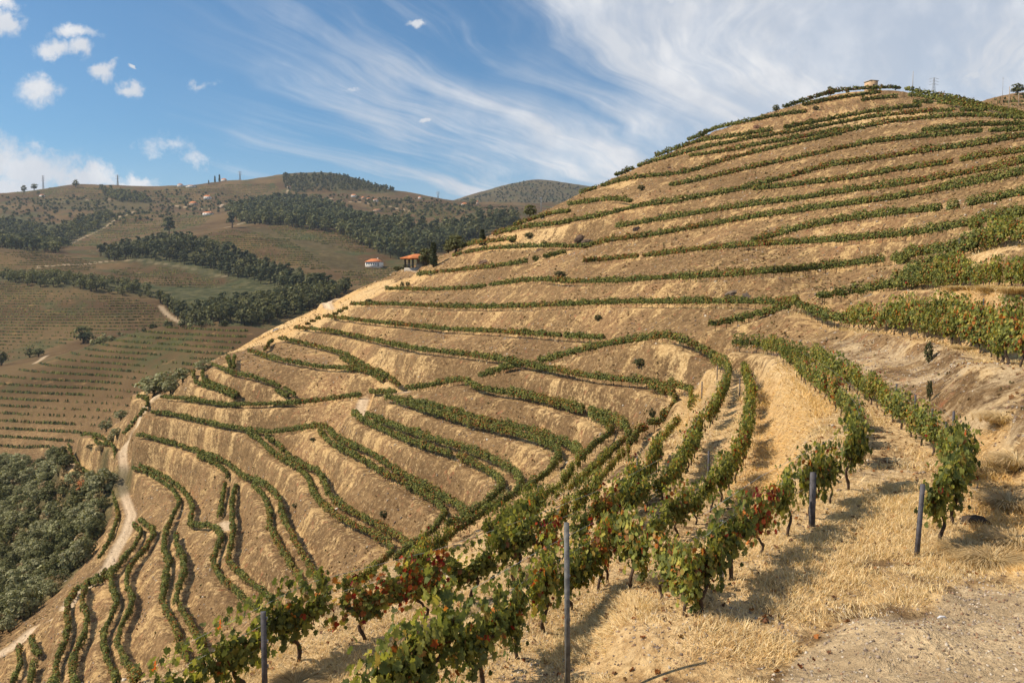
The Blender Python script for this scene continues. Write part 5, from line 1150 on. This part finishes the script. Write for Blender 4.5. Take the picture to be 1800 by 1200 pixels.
# ------------------------------------------------------------------ vine rows of the far vineyards: contour lines of the slopes
def far_rows():
    s = Soup(); rng = np.random.default_rng(4)
    fields = [("0,640 60,640 150,612 220,590 300,572 436,570 436,600 380,640 300,690 200,740 110,790 0,800 -60,800 -60,640", 300, 470, 2.3, 1.0, 1.3),
              ("0,503 150,518 270,530 315,560 240,575 150,592 60,620 0,640 -60,640 -60,500", 480, 760, 1.9, .9, 1.1),
              ("-20,450 60,440 180,462 160,480 0,494", 700, 1000, 2.2, 1., 1.0),
              ("190,478 250,468 350,484 440,505 350,512 290,512 220,500", 700, 900, 2.0, 1.1, 1.2),
              ("100,440 130,410 200,375 290,372 380,380 330,400 270,410 180,440", 1050, 1700, 4.2, 1.6, 1.7),
              ("470,398 560,392 620,398 660,430 640,450 560,430 500,420", 800, 1400, 2.8, 1.3, 1.4),
              ("300,432 400,400 470,410 560,450 610,490 520,466 440,450", 800, 1150, 2.6, 1.2, 1.2),
              ("600,470 700,465 700,480 640,500 600,495", 640, 950, 2.2, 1.2, 1.2),
              ("20,335 180,326 200,345 190,360 60,362", 1500, 2200, 5.5, 2, 1.8),
              ("240,335 480,322 500,345 400,350 300,365", 1400, 2300, 6, 2, 1.8),
              ("640,350 800,358 860,365 780,385 700,372 650,368", 1200, 2200, 5, 2, 1.8),
              ("1715,185 1800,165 1850,165 1850,215 1800,205", 250, 420, 2.4, .8, 1.2)]
    for mk, y0, y1, dz, wd_, ht in fields:
        M_ = inside(area(mk, y0, y1), XX, YY); cols = np.where(M_.any(1))[0]
        if len(cols) < 3: continue
        z0, z1 = HZ[M_].min(), HZ[M_].max(); H_ = smooth_grid(np.where(M_, HZ, HZ), 6)
        for lv in np.arange(math.ceil(z0 / dz) * dz, z1, dz):
            a = H_[:, :-1]; b = H_[:, 1:]; cr = (a < lv) & (b >= lv) & M_[:, :-1]; prev = None
            for i in cols:
                js = np.where(cr[i])[0]
                if len(js) == 0: prev = None; continue
                j = js[0] if prev is None else js[np.argmin(abs(js - prev[0]))]
                t = (lv - a[i, j]) / (b[i, j] - a[i, j] + 1e-9); y = math.exp(GT[j] * (1 - t) + GT[j + 1] * t); x = GU[i] * y
                p = np.array([x, y, 0.]); p[2] = ground_z(x, y)[0]
                if prev is not None and abs(prev[0] - j) < 14:
                    q = prev[1]; d = p - q; nn = np.array([-d[1], d[0], 0]); nn /= np.linalg.norm(nn) + 1e-9
                    h1, h2 = ht * rng.uniform(.5, 1.05, 2); w_ = wd_ * rng.uniform(.35, .6)
                    if rng.random() > .22 + .6 * (vnoise(np.array([x]), np.array([y]), 30, 8)[0] > .18):
                        V = [q - nn * w_, q + nn * w_, q + (0, 0, h1), p - nn * w_, p + nn * w_, p + (0, 0, h2)]
                        V = np.array(V) + rng.normal(0, .12, (6, 3)) * ht; V[[0, 1, 3, 4], 2] -= .3
                        g_ = GREENS[rng.integers(0, 5)] * .42 if rng.random() < .9 else YELLOWS[rng.integers(0, 4)] * .3
                        s.add(V, [(0, 3, 5), (0, 5, 2), (4, 1, 2), (4, 2, 5)], g_)
                prev = (j, p)
    print('far rows faces', sum(len(f) for f in s.f))
    tag(new_obj('valley_vine_rows', s.mesh('valley_vine_rows', M_HEDGE)), 'thin dark vine rows contouring the vineyards across the valley', 'vine rows', kind='stuff')
far_rows()

# ------------------------------------------------------------------ dry grass, stones and fallen leaves
def bilin(Fd, x, y): return ground_z(x, y, Fd)
def grass():
    s = Soup(); rng = np.random.default_rng(14)
    def scatter(n, y0, y1, pw=1.0):
        yy = (y0 ** pw + rng.random(n) * (y1 ** pw - y0 ** pw)) ** (1 / pw); uu = rng.uniform(-.69, .69, n); return uu * yy, yy
    # blade: two-segment strip
    B_ = np.array([(-.5, 0, 0), (.5, 0, 0), (.38, .22, .5), (-.38, .22, .5), (0, .62, .95)]); BF = np.array([(0, 1, 2), (0, 2, 3), (3, 2, 4)])
    for n, y0, y1, ln, wd_, thr in ((360000, 3.6, 15, (.04, .13), .0065, .36), (230000, 15, 34, (.07, .20), .012, .38), (170000, 34, 85, (.16, .42), .03, .55), (90000, 85, 200, (.25, .6), .07, .66)):
        x, y = scatter(n, y0, y1, .55 if y1 < 40 else 1.0)
        gd, br, pl, st, rd = bilin(gold, x, y), bilin(bare, x, y), bilin(plat, x, y), bilin(STREAK, x, y), bilin(wd, x, y)
        cl = vnoise(x, y, .45, 401) + vnoise(x, y, 1.7, 402) + .6 * vnoise(x, y, 5, 403)
        d = .36 + .50 * gd + .25 * pl + .12 * st + .75 * cl - .62 * br - 1.2 * rd - .6 * bilin(green, x, y)
        k = rng.random(n) < np.clip((d - thr) * 1.9, 0.0, 1); k &= (bilin(Drow, x, y) > .25) | (rng.random(n) < .4)
        x, y, d, gd = x[k], y[k], d[k], gd[k]; m = len(x); z = ground_z(x, y)
        L = rng.uniform(*ln, m) * (.55 + .9 * np.clip(d, 0, 1.2)); W = wd_ * rng.uniform(.7, 1.5, m)
        e_ = np.clip(.004 * y, .08, .6); sx = (ground_z(x + e_, y) - z) / e_; sy = (ground_z(x, y + e_) - z) / e_
        a = np.where(np.hypot(sx, sy) > .25, np.arctan2(-sy, -sx) - 1.571, 0) + np.where(np.hypot(sx, sy) > .25, rng.normal(0, .75, m), rng.uniform(0, 6.28, m)); lay = rng.uniform(.8, 3.0, m)
        nn = np.c_[-sx, -sy, np.ones(m)]; nn /= np.linalg.norm(nn, axis=1, keepdims=True)
        fx = np.c_[np.cos(a), np.sin(a), np.zeros(m)]; fx -= nn * (fx * nn).sum(1, keepdims=True); fx /= np.linalg.norm(fx, axis=1, keepdims=True)
        R = np.stack([fx, np.cross(nn, fx), nn], 2); L = L * .62
        c = np.array([(.82, .63, .34), (.74, .54, .27), (.88, .73, .46), (.56, .36, .15), (.66, .53, .30)])[rng.integers(0, 5, m)] * rng.uniform(.75, 1.15, (m, 1))
        if y0 >= 34: c *= .82
        gold_ = gd > .5; c[gold_] = c[gold_] * (1, .9, .72)
        S_ = np.c_[W, L * lay, L]
        s.inst(B_, BF, np.c_[x, y, z - .01], R, S_, c)
    print('grass', s.n // 5)
    tag(new_obj('dry_grass', s.mesh('dry_grass', M_GRASS)), 'straw-coloured dry grass covering paths and banks', 'grass', kind='stuff')
grass()
def tussocks():
    """big combed tussocks of dead grass, one can count them"""
    spots = [(1745, 975, .62), (1790, 930, .6), (1700, 965, .5), (1775, 860, .7), (1735, 800, .6), (1790, 780, .8), (1760, 730, .7), (640, 1090, .5), (590, 1100, .45), (1690, 620, .6), (1750, 515, 1.1), (1690, 515, 1.0), (1790, 520, 1.1),
             (940, 1010, .5), (1010, 1010, .5), (860, 1070, .45), (520, 1190, .5)]
    rng = np.random.default_rng(77); B_ = np.array([(-.5, 0, 0), (.5, 0, 0), (.4, .3, .5), (-.4, .3, .5), (.25, .8, .72), (-.25, .8, .72), (0, 1.35, .5)]); BF = np.array([(0, 1, 2), (0, 2, 3), (3, 2, 4), (3, 4, 5), (5, 4, 6)]); pr = []
    for v in range(3):
        s = Soup(); m = 1500; r = np.abs(rng.normal(0, .3, m)); a = rng.uniform(0, 6.28, m); b = a + rng.normal(-1.57, .7, m)
        R = np.zeros((m, 3, 3)); R[:, 0, 0] = np.cos(b); R[:, 1, 0] = np.sin(b); R[:, 0, 1] = -np.sin(b); R[:, 1, 1] = np.cos(b); R[:, 2, 2] = 1; L = rng.uniform(.35, .8, m)
        c = np.array([(.62, .47, .25), (.52, .37, .18), (.68, .54, .32), (.40, .27, .12)])[rng.integers(0, 4, m)] * rng.uniform(.75, 1.15, (m, 1))
        s.inst(B_, BF, np.c_[np.cos(a) * r, np.sin(a) * r, np.full(m, -.05)], R, np.c_[np.full(m, .016), L * .75, L * .62], c); pr.append(s.mesh('tussock', M_GRASS))
    for i, (px, py, sz) in enumerate(spots):
        q = place(px, py, 4, 60); o = new_obj('grass_tussock', pr[i % 3], None, q); o.scale = (sz, sz, sz * .85); o.rotation_euler = (0, 0, rng.uniform(0, 6.28))
        tag(o, 'shaggy tussock of dead straw-coloured grass on the bank', 'grass tussock', 'dead grass tussocks near the front')
tussocks()
def debris():
    s = Soup(); rng = np.random.default_rng(15)
    oc = np.array([(1, 0, 0), (-1, 0, 0), (0, 1, 0), (0, -1, 0), (0, 0, .6), (0, 0, -.6)], float) * .5; of = np.array([(0, 2, 4), (2, 1, 4), (1, 3, 4), (3, 0, 4), (2, 0, 5), (1, 2, 5), (3, 1, 5), (0, 3, 5)])
    for n, y0, y1, sz in ((40000, 4, 14, (.010, .055)), (34000, 14, 45, (.025, .13)), (52000, 45, 190, (.08, .38))):
        y = np.sqrt(y0 ** 2 + rng.random(n) * (y1 ** 2 - y0 ** 2)); x = rng.uniform(-.68, .68, n) * y
        k = rng.random(n) < np.clip(.35 + .8 * bilin(bare, x, y) - .5 * bilin(gold, x, y) - .5 * bilin(plat, x, y) * (y > 14) - .2 * bilin(STREAK, x, y) + vnoise(x, y, 3, 9), 0, 1)
        x, y = x[k], y[k]; m = len(x); z = ground_z(x, y); S_ = (sz[0] * (sz[1] / sz[0]) ** rng.random(m))[:, None] * rng.uniform(.5, 1.4, (m, 3))
        c = np.array([(.24, .19, .15), (.34, .28, .22), (.15, .11, .085), (.46, .40, .32), (.26, .16, .10)])[rng.integers(0, 5, m)] * rng.uniform(.7, 1.2, (m, 1))
        s.inst(oc, of, np.c_[x, y, z], frames(rng.normal(0, 1, (m, 3)), rng.uniform(0, 6, m)), S_, c)
    tag(new_obj('loose_stones', s.mesh('loose_stones', M_STONE)), 'loose schist stones and clods strewn over ground and banks', 'stones', kind='stuff')
    s = Soup(); n = 14000; y = np.sqrt(16 + rng.random(n) * (38 ** 2 - 16)); x = rng.uniform(-.68, .68, n) * y; d = bilin(Drow, x, y)
    k = rng.random(n) < np.where(d < 1.5, .7, .02); x, y = x[k], y[k]; m = len(x); nr = np.c_[rng.normal(0, .5, (m, 2)), np.ones(m)]
    c = .8 * np.concatenate([ORANGES, ORANGES, np.array([(.25, .13, .07), (.35, .2, .1)])])[rng.integers(0, 10, m)] * rng.uniform(.6, 1.2, (m, 1))
    s.inst(LEAF[0] * (1, 1, 1.8), LEAF[1], np.c_[x, y, ground_z(x, y) + .03], frames(nr, rng.uniform(0, 6, m)), rng.uniform(.045, .085, m), c)
    tag(new_obj('fallen_leaves', s.mesh('fallen_leaves', M_GRASS)), 'fallen rust-red vine leaves scattered on the straw path', 'fallen leaves', kind='stuff')
debris()
def weeds():
    s = Soup(); rng = np.random.default_rng(31)
    for n, y0, y1, sz in ((5000, 18, 45, (.03, .09)), (20000, 45, 110, (.05, .15)), (13000, 110, 210, (.09, .24))):
        y = np.sqrt(y0 ** 2 + rng.random(n) * (y1 ** 2 - y0 ** 2)); x = rng.uniform(-.68, .68, n) * y
        k = (bilin(Drow, x, y) > 1.3) & (bilin(wd, x, y) < .3) & (rng.random(n) < np.clip(.45 + 1.5 * vnoise(x, y, 7, 12) + 1.2 * vnoise(x, y, 2.2, 13), .03, 1)); x, y = x[k], y[k]; m = len(x); z = ground_z(x, y)
        h = rng.uniform(*sz, m); c = np.array([(.20, .13, .065), (.26, .17, .085), (.16, .13, .06), (.32, .22, .11), (.18, .15, .065), (.34, .18, .08)])[rng.integers(0, 6, m)] * rng.uniform(.6, 1.2, (m, 1))
        for q in range(3):
            o = rng.normal(0, .45, (m, 3)) * h[:, None]; o[:, 2] = np.abs(o[:, 2]) * .6 + h * .25; nr = rng.normal(0, 1, (m, 3)); nr[:, 2] = np.abs(nr[:, 2])
            s.inst(QUAD[0], QUAD[1], np.c_[x, y, z] + o, frames(nr, rng.uniform(0, 6, m)), h * rng.uniform(.7, 1.3, m), c)
    tag(new_obj('dry_weeds', s.mesh('dry_weeds', M_HEDGE)), 'small brown and olive dry weeds dotted over the banks', 'weeds', kind='stuff')
weeds()
def litter():
    x, y, z = place(1656, 1085, 4, 20); s = Soup()
    V, Fc = tube([(-.05, 0, .03), (-.02, 0, .045), (.03, .01, .04), (.06, .01, .02)], [.006, .014, .013, .004], 7, .3); s.add(V, Fc, (.75, .76, .8))
    o = new_obj('plastic_scrap', s.mesh('plastic_scrap', mat_plain('white_plastic', (.75, .76, .8), .4), True), None, (x, y, z + .01)); tag(o, 'crumpled white plastic scrap on the bare ground in front', 'litter')
litter()

# ------------------------------------------------------------------ air
HAZE = 0.00006
def haze():
    s = Soup(); V, Fc = box(0, 2350, 190, 9000, 4980, 720); s.add(V, Fc, (1, 1, 1)); m = bpy.data.materials.new('haze'); m.use_nodes = True; g = NT(m.node_tree); g.n.clear()
    out = g.node('ShaderNodeOutputMaterial'); v = g.node('ShaderNodeVolumePrincipled'); v.inputs['Color'].default_value = (.72, .84, 1, 1); v.inputs['Density'].default_value = HAZE; v.inputs['Anisotropy'].default_value = .3
    g.l.new(v.outputs[0], out.inputs[1]); o = new_obj('haze', s.mesh('haze', m)); tag(o, 'thin pale haze in the valley air', 'haze', kind='stuff')
if HAZE: haze()
